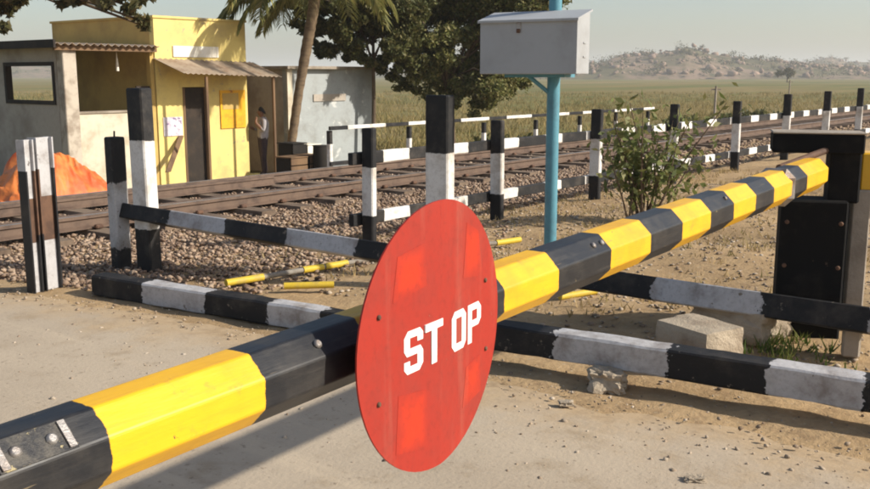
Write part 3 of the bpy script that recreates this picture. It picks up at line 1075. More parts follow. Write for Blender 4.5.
# ------------------------------------------------------------------ guard rails beside the road
def banded(name, p0, p1, sec, period, off, mats, parent, roll=0.0, duty=0.5, jitter=0.03, n_extra=2, bevel=0.008):
    """square-section rail from p0 to p1 painted in bands; the paint edges wander a little"""
    p0, p1 = Vector(p0), Vector(p1)
    d = (p1 - p0)
    L = d.length
    d.normalize()
    side = Vector((0, 0, 1)).cross(d).normalized()
    up = d.cross(side).normalized()
    cr, sr = math.cos(roll), math.sin(roll)
    r2, u2 = side * cr + up * sr, up * cr - side * sr
    w, h = sec[0] / 2, sec[1] / 2
    c = bevel
    prof = [(-w + c, -h), (w - c, -h), (w, -h + c), (w, h - c), (w - c, h), (-w + c, h), (-w, h - c), (-w, -h + c)]
    cuts = [0.0]
    x = -off
    band = []
    edges = []
    k = 0
    while x < L:
        for frac, mi in ((duty, 0), (1 - duty, 1)):
            e0, e1 = x, x + frac * period
            if e1 > 0 and e0 < L:
                edges.append((max(0, e0), min(L, e1), mi))
            x = e1
    b = MB()
    n = len(prof)
    prev = None

    def ring(t, jit):
        out = []
        for q, (a, c_) in enumerate(prof):
            tt = t + (random.uniform(-jitter, jitter) if jit else 0)
            wv = 0.004 * mnoise.noise(Vector((t * 3, q, p0.x)))
            out.append(p0 + d * tt + r2 * (a + wv) + u2 * (c_ + wv))
        return out
    prev = ring(0, False)
    first = prev
    pa = -0.1 if edges[0][2] == 0 else 0.1
    for (e0, e1, mi) in edges:
        steps = 2 * max(1, int((e1 - e0) / 0.5))
        for s in range(1, steps + 1):
            t = e0 + (e1 - e0) * s / steps
            ca = min(t - e0, e1 - t) * (1 if mi == 1 else -1)
            cur = ring(t, False)
            b.add(prev + cur, [(i, (i + 1) % n, n + (i + 1) % n, n + i) for i in range(n)], 0, False, [pa] * n + [ca] * n)
            prev, pa = cur, ca
    b.add(first, [tuple(range(n))[::-1]], 0, False, [-0.1] * n)
    b.add(prev, [tuple(range(n))], 0, False, [pa] * n)
    return b.build(name, mats, parent)


def post(name, base, w, d, h, bands, mats, parent, rz=0.0, lean=(0, 0), top_pin=False, bev=0.012):
    """square post; bands = list of (fraction of height where the band ends, material index) from the ground up"""
    b = MB()
    z = -0.25
    zs = [(z, bands[0][1])] + [(f * h, m) for f, m in bands]
    cb = bev
    prof = [(-w / 2 + cb, -d / 2), (w / 2 - cb, -d / 2), (w / 2, -d / 2 + cb), (w / 2, d / 2 - cb), (w / 2 - cb, d / 2), (-w / 2 + cb, d / 2),
            (-w / 2, d / 2 - cb), (-w / 2, -d / 2 + cb)]
    n = 8

    def ring(zz, sc=1.0, jit=0.0):
        return [(a * sc + lean[0] * zz, c * sc + lean[1] * zz, zz + random.uniform(-jit, jit)) for a, c in prof]
    prev = ring(z)
    pa = -0.3
    for i in range(1, len(zs)):
        zt, mi = zs[i]
        lastb = i == len(zs) - 1
        steps = 4
        z_a = zs[i - 1][0]
        for s in range(1, steps + 1):
            zz = z_a + (zt - z_a) * s / steps
            if lastb and s == steps:
                zz = zt - cb
            cur = ring(zz, 1 + random.uniform(-0.008, 0.008))
            lo = -9 if i == 1 else zs[i - 1][0]
            hi = 9 if lastb else zt
            ca = min(zz - lo, hi - zz, 0.3) * (1 if mi == 1 else -1)
            b.add(prev + cur, [(k, (k + 1) % n, n + (k + 1) % n, n + k) for k in range(n)], 0, False, [pa] * n + [ca] * n)
            prev, pa = cur, ca
        if lastb:
            cur = ring(zt, 0.9)
            b.add(prev + cur, [(k, (k + 1) % n, n + (k + 1) % n, n + k) for k in range(n)], 0, False, [pa] * n * 2)
            b.add(cur, [tuple(range(n))], 0, False, [pa] * n)
    if top_pin:
        b.tube([(0, 0, h - 0.01), (0.004, 0, h + 0.05)], 0.008, 6, mi=0)
        b.a[-24:] = [-0.3] * 24
    o = b.build(name, mats, parent, base, (0, 0, rz))
    return o


BW = M_postpaint
BO = M_beampaint
fence_r = thing('roadside_guard_fence', 'low fence of black and white beams and posts along the road edge', 'fence', G(105, 292))
fl = Vector(fence_r.location)


def rel(p):
    return Vector(p) - fl


# bottom beam: one straight line from the left end to beyond the right of the picture
Lb0, Lb1 = G(101, 294), G(900, 431)
dirb = (Lb1 - Lb0).normalized()


def lb_at(px):
    """point of the bottom beam seen in column px"""
    d = ray(px, 300)
    n = Vector((-dirb.y, dirb.x, 0))
    k = (Lb0 - EYE).dot(n) / d.dot(n)
    p = EYE + d * k
    return Vector((p.x, p.y, 0))


segs = [101, 150, 211, 275, 327, 370, 470, 560, 674, 776, 872, 980]
b = MB()
w_, h_ = 0.15, 0.155
side = Vector((0, 0, 1)).cross(dirb).normalized()
prof = [(-w_ / 2 + .01, 0), (w_ / 2 - .01, 0), (w_ / 2, .01), (w_ / 2, h_ - .012), (w_ / 2 - .012, h_), (-w_ / 2 + .012, h_), (-w_ / 2, h_ - .012), (-w_ / 2, .01)]
stops = [(lb_at(x) if x < 960 else Lb1 + dirb * 0.4) for x in segs]
ringp, pa = None, -0.1
for i in range(1, len(stops)):
    p0_, p1_ = stops[i - 1], stops[i]
    ln = (p1_ - p0_).length
    steps = 6
    for q in range(0 if i == 1 else 1, steps + 1):
        pt = p0_ + (p1_ - p0_) * q / steps
        fr = (pt - Lb0).length / (Lb1 - Lb0).length
        lift = 0.005 + 0.085 * float(sm(0.45, 0.62, fr))
        cur = []
        for kk, (a, c) in enumerate(prof):
            wob = 0.007 * mnoise.noise(Vector((pt.x * 5 + kk * 3.1, pt.y * 5, kk)))
            cur.append(pt + side * (a + wob) + Vector((0, 0, c + lift + wob + 0.010 * mnoise.noise(pt * 0.9))))
        ca = min(q, steps - q) / steps * ln * (-1 if i % 2 == 1 else 1)
        if ringp is None:
            b.add([rel(x) for x in cur], [tuple(range(8))[::-1]], 0, False, [-0.1] * 8)
            ca = -0.1
        else:
            b.add([rel(x) for x in ringp + cur], [(k, (k + 1) % 8, 8 + (k + 1) % 8, 8 + k) for k in range(8)], 0, False, [pa] * 8 + [ca] * 8)
        ringp, pa = cur, ca
b.add([rel(x) for x in ringp], [tuple(range(8))], 0, False, [-0.1] * 8)
b.build('bottom_beam', BO, fence_r)

# upper beam, left part
pA = G(150, 270)
dU = 8.0
ub0 = PD(128, 212, 8.05)
ub1p = Vector((lb_at(400).x, lb_at(400).y, 0)) + Vector((0.42, 0, 0))
ub1 = PU(402, 256, ub1p.x)
banded('upper_beam', rel(ub0), rel(ub1), (0.18, 0.125), 1.36, 0.0, BO, fence_r, roll=R_(-20), duty=0.5)
# upper beam, right part: carried on blocks just behind the bottom beam
vb0, vb1 = PD(590, 276, 6.15), PD(684, 289, 5.72)
dd = (PD(875, 325, 5.02) - PD(590, 274, 6.1))
r0 = PD(575, 277, 6.35)
r1 = PD(890, 324, 5.15)
banded('upper_beam', rel(r0), rel(r1), (0.16, 0.15), 1.30, -0.0, BO, fence_r, roll=R_(-16), duty=0.47)

pbase = G(150, 271)
post('post', rel(pbase), 0.125, 0.19, 1.545, [(0.24, 0), (0.72, 1), (1.0, 0)], BW, fence_r, rz=R_(4), lean=(0.0, 0.012))
pb2 = G(122, 268)
post('post', rel(pb2), 0.135, 0.12, 1.135, [(0.16, 0), (0.66, 1), (1.0, 0)], M_postold, fence_r, top_pin=True)
pt3 = PD(440, 95, 7.2)
post('post', rel((pt3.x, pt3.y, 0)), 0.115, 0.20, pt3.z, [(0.30, 0), (0.71, 1), (1.0, 0)], BW, fence_r, rz=R_(7))
# blocks that carry the right-hand upper beam
for px, py, s in ((850, 356, (0.10, 0.10, 0.17)),):
    p = G(px, py, 0.03)
    MB().box(rel((p.x, p.y, 0.03 + s[2] / 2)), s, rz=0.3, bevel=0.012).build('prop_block', M_concrete, fence_r)

# ------------------------------------------------------------------ fence along the track, near side
FV = 6.0
nf = thing('trackside_fence', 'long black and white post and rail fence running along the near side of the track', 'fence', (0, FV, 0))
for px, top, wpx in ((368, 128, 17), (498, 120, 16), (597, 109, 14), (675, 104, 11), (738, 101, 10), (788, 94, 11), (828, 91, 9), (861, 88, 9)):
    p = PV(px, top, FV)
    dep = (p - EYE).dot(fwd_h)
    w = wpx * dep / 958 * 0.80
    w = min(w, 0.145)
    post('post', (p.x, 0, 0), w * 0.62, w, p.z, [(0.28, 0), (0.68, 1), (1.0, 0)], BW, nf, rz=R_(7) + random.uniform(-.05, .05), lean=(random.uniform(-.012, .012), random.uniform(-.01, .01)))
for k_ in range(4):
    u = 26.5 + k_ * 2.6
    post('post', (u, 0, 0), 0.09, 0.145, 1.28, [(0.28, 0), (0.68, 1), (1.0, 0)], BW, nf)
# rails: white from 6.94 every metre
for zc, hh in ((0.87, 0.115), (0.285, 0.115)):
    banded('rail', (6.5, 0.10, zc), (36.5, 0.10, zc), (0.06, hh), 1.005, 0.17, M_railpaint, nf, duty=0.61, jitter=0.012)

# fence on the far side of the track
FV2 = 13.2
ff = thing('trackside_fence', 'thin pale fence with short posts on the far side of the track', 'fence', (0, FV2, 0))
ff_us = []
for px in (329, 409, 484, 536, 580, 616, 648):
    p = PV(px, 110, FV2)
    ff_us.append(p.x)
    z0 = float(hz(p.x, FV2))
    post('post', (p.x, 0, z0), 0.09, 0.10, 0.92 + random.uniform(-.05, .08), [(0.10, 0), (0.72, 1), (1.0, 0)], BW, ff)
for zc, hh in ((0.62, 0.075), (-0.08, 0.08)):
    banded('rail', (ff_us[0] - 0.1, -0.10, zc), (ff_us[-1] + 0.2, -0.10, zc), (0.05, hh), 1.9, 0.25, M_railpaint, ff, duty=0.40, jitter=0.02)

# ------------------------------------------------------------------ slotted steel gate posts at the left
gp = G(45, 290)
gate = thing('steel_gate_post', 'peeling slotted steel gate post with white top beside the road', 'post', gp, R_(10))
dep = (gp - EYE).dot(fwd_h)
k958 = dep / 958


def ibeam(name, x, wdt, dpt, h, flip):
    b = MB()
    t = 0.012
    for s in (-1, 1):
        for (z0, z1, mi) in ((0, 0.38 * h, 0), (0.38 * h, 0.80 * h, 2), (0.80 * h, h, 1)):
            b.box((x + s * (wdt / 2 - t / 2), 0, (z0 + z1) / 2), (t, dpt, z1 - z0 - 0.0005), mi=(mi if s == flip else (0 if mi == 2 else mi)))
    for (z0, z1, mi) in ((0, 0.33 * h, 1), (0.33 * h, 0.62 * h, 2), (0.62 * h, h, 1)):
        b.box((x, -0.012, (z0 + z1) / 2), (wdt - 2 * t, t, z1 - z0 - 0.0005), mi=mi)
    return b.build(name, [M_black, M_oldwhite, M_rust], gate)


hpost = PD(45, 139, dep).z
ibeam('channel', -0.085, 0.085, 0.09, hpost, 1)
ibeam('channel', 0.055, 0.155, 0.10, hpost * 1.01, -1)
MB().box((-0.02, 0.02, hpost * 0.9), (0.22, 0.02, 0.09), bevel=0.004).build('cross_plate', M_oldwhite, gate)

# ------------------------------------------------------------------ blue pole with grey box
BD = 7.4
bp = PD(551, 200, BD)
tele = thing('telephone_box_pole', 'grey metal box with sloping lid fixed to a blue pole', 'pole box', (bp.x, bp.y, 0))
pl = MB()
zt_pole = PD(551, -30, BD).z
pl.tube([(0, 0, -0.2), (0, 0, 1.2), (0.004, 0.0, zt_pole)], 0.050, 16)
pl.build('pole', M_blue, tele)
zb0, zb1 = PD(540, 74, BD - 0.1).z, PD(540, 21, BD - 0.1).z
L_ = 0.735
# box long side runs along world Y; its faces look -X (towards the viewer's left) and -Y
bxm = MB()
dx = 0.24
prof = [(-dx / 2, zb0), (dx / 2, zb0), (dx / 2, zb1 + 0.055), (-dx / 2, zb1)]
brz = R_(7)
Mz = Matrix.Rotation(brz, 3, 'Z')
yc0, yc1 = -0.31, 0.49
offx = -0.175
body_vs0 = [Mz @ Vector((offx + a, yc0, c)) for a, c in prof]
body_vs1 = [Mz @ Vector((offx + a, yc1, c)) for a, c in prof]
bxm.add(body_vs0 + body_vs1, [(0, 1, 5, 4), (1, 2, 6, 5), (2, 3, 7, 6), (3, 0, 4, 7), (0, 3, 2, 1), (4, 5, 6, 7)])
bo = bxm.build('box_body', M_boxgrey, tele)
m_ = bo.modifiers.new('edge', 'BEVEL'); m_.width = 0.006; m_.segments = 2
lid = MB()
lp_ = [(-dx / 2 - 0.02, zb1 - 0.012), (dx / 2 + 0.015, zb1 + 0.066), (dx / 2 + 0.015, zb1 + 0.082), (-dx / 2 - 0.02, zb1 + 0.006)]
l0 = [Mz @ Vector((offx + a, yc0 - 0.012, c)) for a, c in lp_]
l1 = [Mz @ Vector((offx + a, yc1 + 0.012, c)) for a, c in lp_]
lid.add(l0 + l1, [(0, 1, 5, 4), (1, 2, 6, 5), (2, 3, 7, 6), (3, 0, 4, 7), (0, 3, 2, 1), (4, 5, 6, 7)])
lid.build('lid', M_boxgrey, tele)
pt_ = Mz @ Vector((offx - dx / 2 - 0.003, 0.16, zb1 - 0.04))
MB().box(pt_, (0.012, 0.035, 0.055), rz=brz, bevel=0.003).build('hasp', M_steel, bo)
pt_ = Mz @ Vector((offx - dx / 2 - 0.012, 0.16, zb1 - 0.075))
MB().box(pt_, (0.014, 0.03, 0.03), rz=brz, bevel=0.004).build('padlock', M_rust, bo)
for zz_ in (0.2, 0.36):
    pt_ = Mz @ Vector((offx + 0.02, yc0 - 0.003, zb0 + zz_ * (zb1 - zb0) * 1.6))
    MB().box(pt_, (0.05, 0.006, 0.012), rz=brz).build('hinge', M_boxgrey, bo)
st_ = MB()
st_.tube([(0, 0, zb0 - 0.17), Mz @ Vector((offx * 0.85, 0.16, zb0 - 0.002))], 0.016, 8)
st_.build('strut', M_blue, tele)
MB().box(Mz @ Vector((offx * 0.5, 0.08, zb0 - 0.012)), (0.2, 0.5, 0.024), rz=brz).build('bracket', M_blue, tele)

# ------------------------------------------------------------------ loose things between fence and road
def rock(name, c, s, mat, label, cat, rz=0.0, seed=0, jitter=0.12):
    bm = bmesh.new()
    bmesh.ops.create_cube(bm, size=1)
    bmesh.ops.subdivide_edges(bm, edges=bm.edges, cuts=6, use_grid_fill=True)
    for v in bm.verts:
        p = v.co.copy()
        n = p.normalized()
        p = p.lerp(n * 0.62, 0.10)
        p += n * jitter * (0.8 * mnoise.noise(p * 2.1 + Vector((seed, 0, 0))) + 0.35 * mnoise.noise(p * 6.3 + Vector((seed, 5, 0))))
        v.co = Vector((p.x * s[0], p.y * s[1], (p.z + 0.5) * s[2]))
    me = bpy.data.meshes.new(name)
    bm.to_mesh(me)
    bm.free()
    me.materials.append(mat)
    o = bpy.data.objects.new(name, me)
    link(o)
    o.location = c
    o.rotation_euler = (0, 0, rz)
    return tag(o, label, cat)


p = G(708, 366, 0.05)
rock('stone_block', (p.x + 0.10, p.y + 0.1, 0.03), (0.30, 0.38, 0.23), M_stone, 'squared pale stone block lying behind the bottom beam', 'stone', R_(-20), 3, 0.05)
p = G(762, 352, 0.05)
rock('stone_slab', (p.x + 0.34, p.y + 0.26, 0.04), (0.34, 0.5, 0.20), M_stone, 'flat pale stone slab half hidden behind the stone block', 'stone', R_(-12), 5)
p = G(606, 389)
rock('stone', (p.x, p.y, -0.01), (0.14, 0.17, 0.11), M_stone, 'small pale stone wedged under the bottom beam', 'stone', 0.4, 8, 0.45)

# point rods: jointed yellow and grey pipe beyond the beam
def ground_pipe(label, pts, rad, cols):
    root = thing('point_rod', label, 'pipe', G(pts[0][0], pts[0][1]))
    b0 = Vector(root.location)
    for i in range(len(pts) - 1):
        (x0, y0), (x1, y1) = pts[i], pts[i + 1]
        a, c = G(x0, y0, 0.06) - b0, G(x1, y1, 0.06) - b0
        MB().tube([a, c], rad * (0.95 if cols[i] else 0.72), 10).build('pipe_section', M_pipeyellow if cols[i] else M_rodgrey, root)
    return root


ground_pipe('yellow and grey jointed rod lying on the ballast past the upper beam', [(226, 283), (263, 277), (303, 270), (323, 267), (325, 266.7), (347, 263), (400, 255), (496, 243), (520, 239.5)], 0.030, [1, 0, 1, 0, 1, 0, 0, 1])
ground_pipe('short yellow pipe lying on earth just behind the bottom beam', [(284, 286), (334, 284.5)], 0.028, [1])
ground_pipe('stub of yellow pipe showing below the striped boom', [(560, 297), (596, 291)], 0.026, [1])

# ------------------------------------------------------------------ gate lodge
GZ = -0.80
VF = 17.5
uc = PV(155, 60, VF).x                        # front left corner of the lodge
ue = PV(246, 60, VF).x
ztop_l = PV(200, 20, VF).z
vb = PU(54, 60, uc).y
lodge = thing('gate_lodge', 'small yellow gatekeeper lodge with tin awning and open verandah', 'building', (uc, VF, GZ))


def L(p):
    return Vector(p) - Vector((uc, VF, GZ))


def wall(name, p0, p1, mat, parent=lodge, bevel=0.0):
    a, c = Vector(p0), Vector(p1)
    s = Vector((abs(c.x - a.x), abs(c.y - a.y), abs(c.z - a.z)))
    return MB().box(L((a + c) / 2), s, bevel=bevel).build(name, mat, parent)


def fx(px):
    return PV(px, 60, VF).x


def fz(px, py, v=VF):
    return PV(px, py, v).z


T_ = 0.16
# front wall, pierced by the door
d0, d1 = fx(181), fx(206)
dzt = fz(193, 87)
wall('wall', (uc, VF, GZ - 0.1), (d0, VF + T_, ztop_l), M_yellowwall)
wall('wall', (d1, VF, GZ - 0.1), (ue, VF + T_, ztop_l), M_yellowwall)
wall('wall', (d0, VF, dzt), (d1, VF + T_, ztop_l), M_yellowwall)
# side walls and back
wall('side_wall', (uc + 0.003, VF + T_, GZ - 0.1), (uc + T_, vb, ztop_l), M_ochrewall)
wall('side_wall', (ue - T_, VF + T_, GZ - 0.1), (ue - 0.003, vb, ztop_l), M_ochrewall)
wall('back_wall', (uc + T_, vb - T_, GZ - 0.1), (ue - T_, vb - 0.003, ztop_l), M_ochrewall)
wall('roof_slab', (uc + T_, VF + T_, ztop_l - 0.35), (ue - T_, vb - T_, ztop_l - 0.2), M_concrete)
wall('coping', (uc - 0.03, VF - 0.03, ztop_l), (ue + 0.03, VF + T_ + 0.02, ztop_l + 0.05), M_yellowwall)
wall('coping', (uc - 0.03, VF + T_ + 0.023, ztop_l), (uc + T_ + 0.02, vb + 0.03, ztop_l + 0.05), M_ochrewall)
dr = wall('door', (d0 + 0.02, VF + 0.10, GZ), (d1 - 0.02, VF + 0.14, dzt - 0.02), M_darkwood)
for px in (d0 + 0.0, d1 - 0.05):
    MB().box(L((px + 0.025, VF + 0.03, (GZ + dzt) / 2)), (0.05, 0.09, dzt - GZ)).build('frame', M_wood, dr)
wall('white_panel', (fx(173), VF - 0.03, fz(190, 57)), (fx(218), VF - 0.003, fz(190, 46)), M_panel)
wall('plinth', (uc - 1.9, VF - 0.85, GZ - 0.2), (ue + 0.25, VF - 0.003, GZ + 0.06), M_creamwall)
# painted yellow notice with a brown upper half, and a paper poster
nb = wall('notice_board', (fx(218), VF - 0.03, fz(230, 128)), (fx(243), VF - 0.004, fz(230, 90)), M_signyellow)
wall('notice_panel', (fx(220), VF - 0.038, fz(230, 109)), (fx(236), VF - 0.031, fz(230, 93)), M_ochrewall)
wall('paper_poster', (fx(160), VF - 0.02, fz(170, 136)), (fx(179), VF - 0.004, fz(170, 117)), M_paper)
# awning over the door: corrugated tin on thin posts
aw_b0, aw_b1 = PV(153, 58, VF), PV(246, 62, VF)
VA = VF - 1.0
aw_f0, aw_f1 = PV(184, 73, VA), PV(282, 76.5, VA)


def corrugated(name, c00, c10, c01, c11, n, amp, mat, parent, thick=0.006):
    """corners: back left, back right, front left, front right; waves run back to front"""
    c00, c10, c01, c11 = [Vector(c) for c in (c00, c10, c01, c11)]
    b = MB()
    top, bot = [], []
    for j in range(2):
        for i in range(n + 1):
            t = i / n
            p = (c00.lerp(c10, t) if j == 0 else c01.lerp(c11, t)) + Vector((0, 0, amp * math.sin(i * math.pi / 2)))
            top.append(p)
            bot.append(p - Vector((0, 0, thick)))
    m = n + 1
    vs = [L(p) for p in top + bot]
    fs = []
    for i in range(n):
        fs.append((i, i + 1, m + i + 1, m + i))
        fs.append((2 * m + i, 2 * m + m + i, 2 * m + m + i + 1, 2 * m + i + 1))
        fs.append((m + i, m + i + 1, 3 * m + i + 1, 3 * m + i))
        fs.append((i, 2 * m + i, 2 * m + i + 1, i + 1))
    fs += [(0, m, 3 * m, 2 * m), (n, 2 * m + n, 3 * m + n, m + n)]
    b.add(vs, fs)
    return b.build(name, mat, parent)


corrugated('awning', (aw_b0.x, VF - 0.01, aw_b0.z), (aw_b1.x + 0.2, VF - 0.01, aw_b1.z), aw_f0, aw_f1, 80, 0.013, M_tin, lodge)
for px in (206, 273):
    pt_ = PV(px, 76, VA + 0.1)
    MB().box(L((pt_.x, pt_.y, (GZ + pt_.z) / 2)), (0.055, 0.055, pt_.z - GZ - 0.02)).build('awning_post', M_wood, lodge)
# plank leaning on the wall
a_, c_ = PV(168, 172, VF - 0.45), PV(181, 136, VF - 0.02)
MB().prism([(-0.07, -0.015), (0.07, -0.015), (0.07, 0.015), (-0.07, 0.015)], L(a_), L(c_), (1, 0, 0), (0, -0.9, 0.3)).build('leaning_plank', M_wood, lodge)
# verandah on the left
uv = PV(69, 60, VF).x
zr = fz(100, 46)
zcol = fz(69, 45)
MB().box(L((uv, VF + 0.1, (GZ + zcol) / 2)), (0.30, 0.24, zcol - GZ), bevel=0.015).build('verandah_column', M_column, lodge)
wall('verandah_wall', (uv + 0.155, VF + 0.02, GZ), (fx(136), VF + 0.18, fz(105, 113)), M_creamwall)
MB().box(L(((uv + 0.15 + fx(137)) / 2, VF + 0.10, fz(105, 113) + 0.02)), (fx(137) - uv - 0.12, 0.22, 0.04)).build('verandah_sill', M_concrete, lodge)
wall('verandah_door', (fx(136.5), VF + 0.06, GZ), (fx(150), VF + 0.10, fz(142, 86)), M_darkwood)
wall('verandah_post', (fx(150.5), VF + 0.02, GZ), (fx(154), VF + 0.16, fz(150, 48)), M_ochrewall)
# left wall of the verandah with a large square opening
us0 = uv - 0.15
vleft = PU(-40, 80, us0).y


def sx(px):
    return PU(px, 80, us0).y


vo0, vo1 = sx(55), sx(5)
zo0, zo1 = PU(30, 104, us0).z, PU(30, 62, us0).z
zsl, zsr = PU(0, 54, us0).z, zcol
wall('verandah_side_wall', (us0, VF + 0.223, GZ), (us0 + 0.15, vleft, zo0), M_greywall)
wall('verandah_side_wall', (us0, VF + 0.223, zo0), (us0 + 0.15, vo0, zcol - 0.03), M_greywall)
wall('verandah_side_wall', (us0, vo1, zo0), (us0 + 0.15, vleft, zcol - 0.03), M_greywall)
wall('verandah_side_wall', (us0, vo0, zo1), (us0 + 0.15, vo1, zcol - 0.03), M_greywall)
wf = MB()
for (p0, p1) in (((vo0, zo0), (vo1, zo0 + 0.08)), ((vo0, zo1 - 0.08), (vo1, zo1)), ((vo0, zo0 + 0.08), (vo0 + 0.08, zo1 - 0.08)), ((vo1 - 0.08, zo0 + 0.08), (vo1, zo1 - 0.08))):
    wf.box(L((us0 + 0.05, (p0[0] + p1[0]) / 2, (p0[1] + p1[1]) / 2)), (0.14, abs(p1[0] - p0[0]), abs(p1[1] - p0[1])))
wf.build('window_frame', M_darkwood, lodge)
corrugated('verandah_roof', (us0 - 0.25, vleft + 0.3, zcol + 0.12), (uc - 0.02, vleft + 0.3, zcol + 0.12), (us0 - 0.25, VF - 0.22, zcol + 0.02), (uc - 0.02, VF - 0.22, zcol + 0.02), 60, 0.025, M_tin, lodge)
wall('roof_beam', (us0 - 0.2, VF - 0.1, zcol - 0.10), (uc - 0.01, VF - 0.02, zcol - 0.01), M_wood)
wall('roof_fascia', (us0 - 0.30, VF - 0.24, zcol - 0.06), (us0 - 0.255, vleft + 0.32, zcol + 0.10), M_darkwood)
# hanging lamp bulb in the verandah
MB().tube([L((fx(128), VF + 0.4, zcol - 0.1)), L((fx(128), VF + 0.4, zcol - 0.35)), L((fx(128), VF + 0.4, zcol - 0.5))], [0.006, 0.03, 0.035], 8).build('lamp_shade', M_panel, lodge)

# second building: whitewashed store to the right
u2 = PV(288, 100, VF).x
u3 = PV(374, 100, VF).x
z2 = PV(330, 69, VF).z
store = thing('whitewashed_store', 'low whitewashed building with peeling wall behind the leaning palm', 'building', (u2, VF, GZ))


def swall(name, p0, p1, mat):
    a, c = Vector(p0), Vector(p1)
    s = Vector((abs(c.x - a.x), abs(c.y - a.y), abs(c.z - a.z)))
    return MB().box((a + c) / 2 - Vector((u2, VF, GZ)), s).build(name, mat, store)


swall('wall', (u2, VF, GZ - 0.1), (u3, VF + 0.18, z2), M_whitewall)
swall('side_wall', (u2 + 0.003, VF + 0.18, GZ - 0.1), (u2 + 0.18, VF + 3.4, z2 - 0.003), M_greywall)
swall('side_wall', (u3 - 0.18, VF + 0.18, GZ - 0.1), (u3 - 0.003, VF + 3.4, z2 - 0.003), M_greywall)
swall('back_wall', (u2 + 0.18, VF + 3.22, GZ - 0.1), (u3 - 0.18, VF + 3.397, z2 - 0.003), M_greywall)
swall('roof_slab', (u2 - 0.15, VF - 0.18, z2), (u3 + 0.15, VF + 3.55, z2 + 0.07), M_concrete)
swall('corner_pilaster', (u2 - 0.05, VF - 0.05, GZ - 0.1), (u2 + 0.12, VF - 0.003, z2 - 0.003), M_creamwall)
swall('screen_wall', (ue + 0.06, VF + 1.6, GZ - 0.1), (u2 - 0.003, VF + 1.75, z2 - 0.05), M_greywall)
swall('vent', (PV(313, 97, VF).x, VF - 0.03, PV(325, 101, VF).z), (PV(345, 97, VF).x, VF - 0.003, PV(325, 94, VF).z), M_greywall)

# clutter before the store
def crate(px0, px1, py0, py1, v, mat, name, label, cat, slats=True):
    a, c = PV(px0, py0, v), PV(px1, py1, v)
    z0 = float(hz(a.x, v))
    root = thing(name, label, cat, ((a.x + c.x) / 2, v, z0))
    w, h = c.x - a.x, a.z - z0
    d = 0.5
    MB().box((0, 0.02, h / 2), (w - 0.04, d - 0.04, h - 0.02)).build('body', M_dark if slats else mat, root)
    n = 4
    for i in range(n):
        MB().box((0, -d / 2, h * (i + 0.5) / n), (w, 0.02, h / n - 0.025)).build('slat', mat, root)
    MB().box((0, 0, h + 0.012), (w + 0.02, d + 0.04, 0.024)).build('lid', mat, root)
    return root


crate(283, 300, 158, 180, 15.4, M_wood, 'wooden_crate', 'brown wooden crate with slats standing by the palm trunk', 'crate')
crate(302, 316, 156, 178, 15.4, M_wood, 'wooden_crate', 'brown wooden crate next to the black bin', 'crate')
crate(285, 299, 144, 156, 15.9, M_dark, 'black_box', 'black box standing just behind the brown crates', 'box')
crate(300, 313, 145, 157, 16.2, M_panel, 'white_box', 'white box standing behind the crates by the palm', 'box')
p = PV(320, 146, 15.0)
bn = thing('black_bin', 'black drum shaped bin at the end of the far fence', 'bin', (p.x, 15.0, float(hz(p.x, 15.0))))
hb = p.z - float(hz(p.x, 15.0))
MB().tube([(0, 0, 0), (0, 0, hb * 0.3), (0, 0, hb * 0.33), (0, 0, hb * 0.66), (0, 0, hb * 0.69), (0, 0, hb)], [0.15, 0.16, 0.17, 0.16, 0.17, 0.16], 14).build('drum', M_dark, bn)
MB().tube([(0, 0, hb), (0, 0, hb + 0.02)], [0.175, 0.17], 14).build('rim', M_dark, bn)

# ------------------------------------------------------------------ orange tarpaulin heap
tp = PV(52, 190, 14.6)
nu, nv2 = 150, 90
Vv, nn_ = [], 0
tx0, tx1 = PV(-25, 190, 14.6).x, PV(107, 190, 14.6).x
for i in range(nu):
    for j in range(nv2):
        s, t = i / (nu - 1), j / (nv2 - 1)
        x = tx0 + (tx1 - tx0) * s
        y = 13.9 + 1.8 * t
        e = math.sin(math.pi * s) ** 0.38 * math.sin(math.pi * t) ** 0.6
        pk = 0.56 + 0.20 * float(sm(0.30, 0.52, s)) + 0.16 * math.exp(-((s - 0.40) / 0.12) ** 2) - 0.18 * math.exp(-((s - 0.12) / 0.12) ** 2)
        fold = (0.5 - abs(mnoise.noise(Vector((x * 2.6 + y * 1.4, y * 1.0, 3))))) * 0.34 + (0.5 - abs(mnoise.noise(Vector((x * 6.5 - y * 2, y * 2.4, 9))))) * 0.16 - 0.14
        z = float(hz(x, y)) - 0.03 + e * (pk * 1.42 + fold + 0.06)
        Vv.append((x + 0.05 * mnoise.noise(Vector((x, y * 3, 5))), y, z))
i, j = np.meshgrid(np.arange(nu - 1), np.arange(nv2 - 1), indexing='ij')
a = (i * nv2 + j).ravel()
tarp = np_mesh('tarpaulin_heap', np.array(Vv), np.stack([a, a + nv2, a + nv2 + 1, a + 1], 1), M_tarp, smooth=True)
tag(tarp, 'heap covered by a crumpled orange tarpaulin in front of the verandah', 'tarpaulin')

# ------------------------------------------------------------------ trees
def crown_pts(blobs, n, hollow=0.55):
    w = np.array([b[1] ** 2 for b in blobs])
    w = w / w.sum()
    idx = rng.choice(len(blobs), n, p=w)
    C = np.array([list(b[0]) for b in blobs])[idx]
    Rr = np.array([b[1] for b in blobs])[idx]
    d = rng.normal(size=(n, 3))
    d /= np.linalg.norm(d, axis=1, keepdims=True)
    r = (hollow + (1 - hollow) * rng.random(n)) * (1 + 0.15 * rng.normal(size=n))
    return C + d * (Rr * r)[:, None] * np.array([1, 1, 0.8])


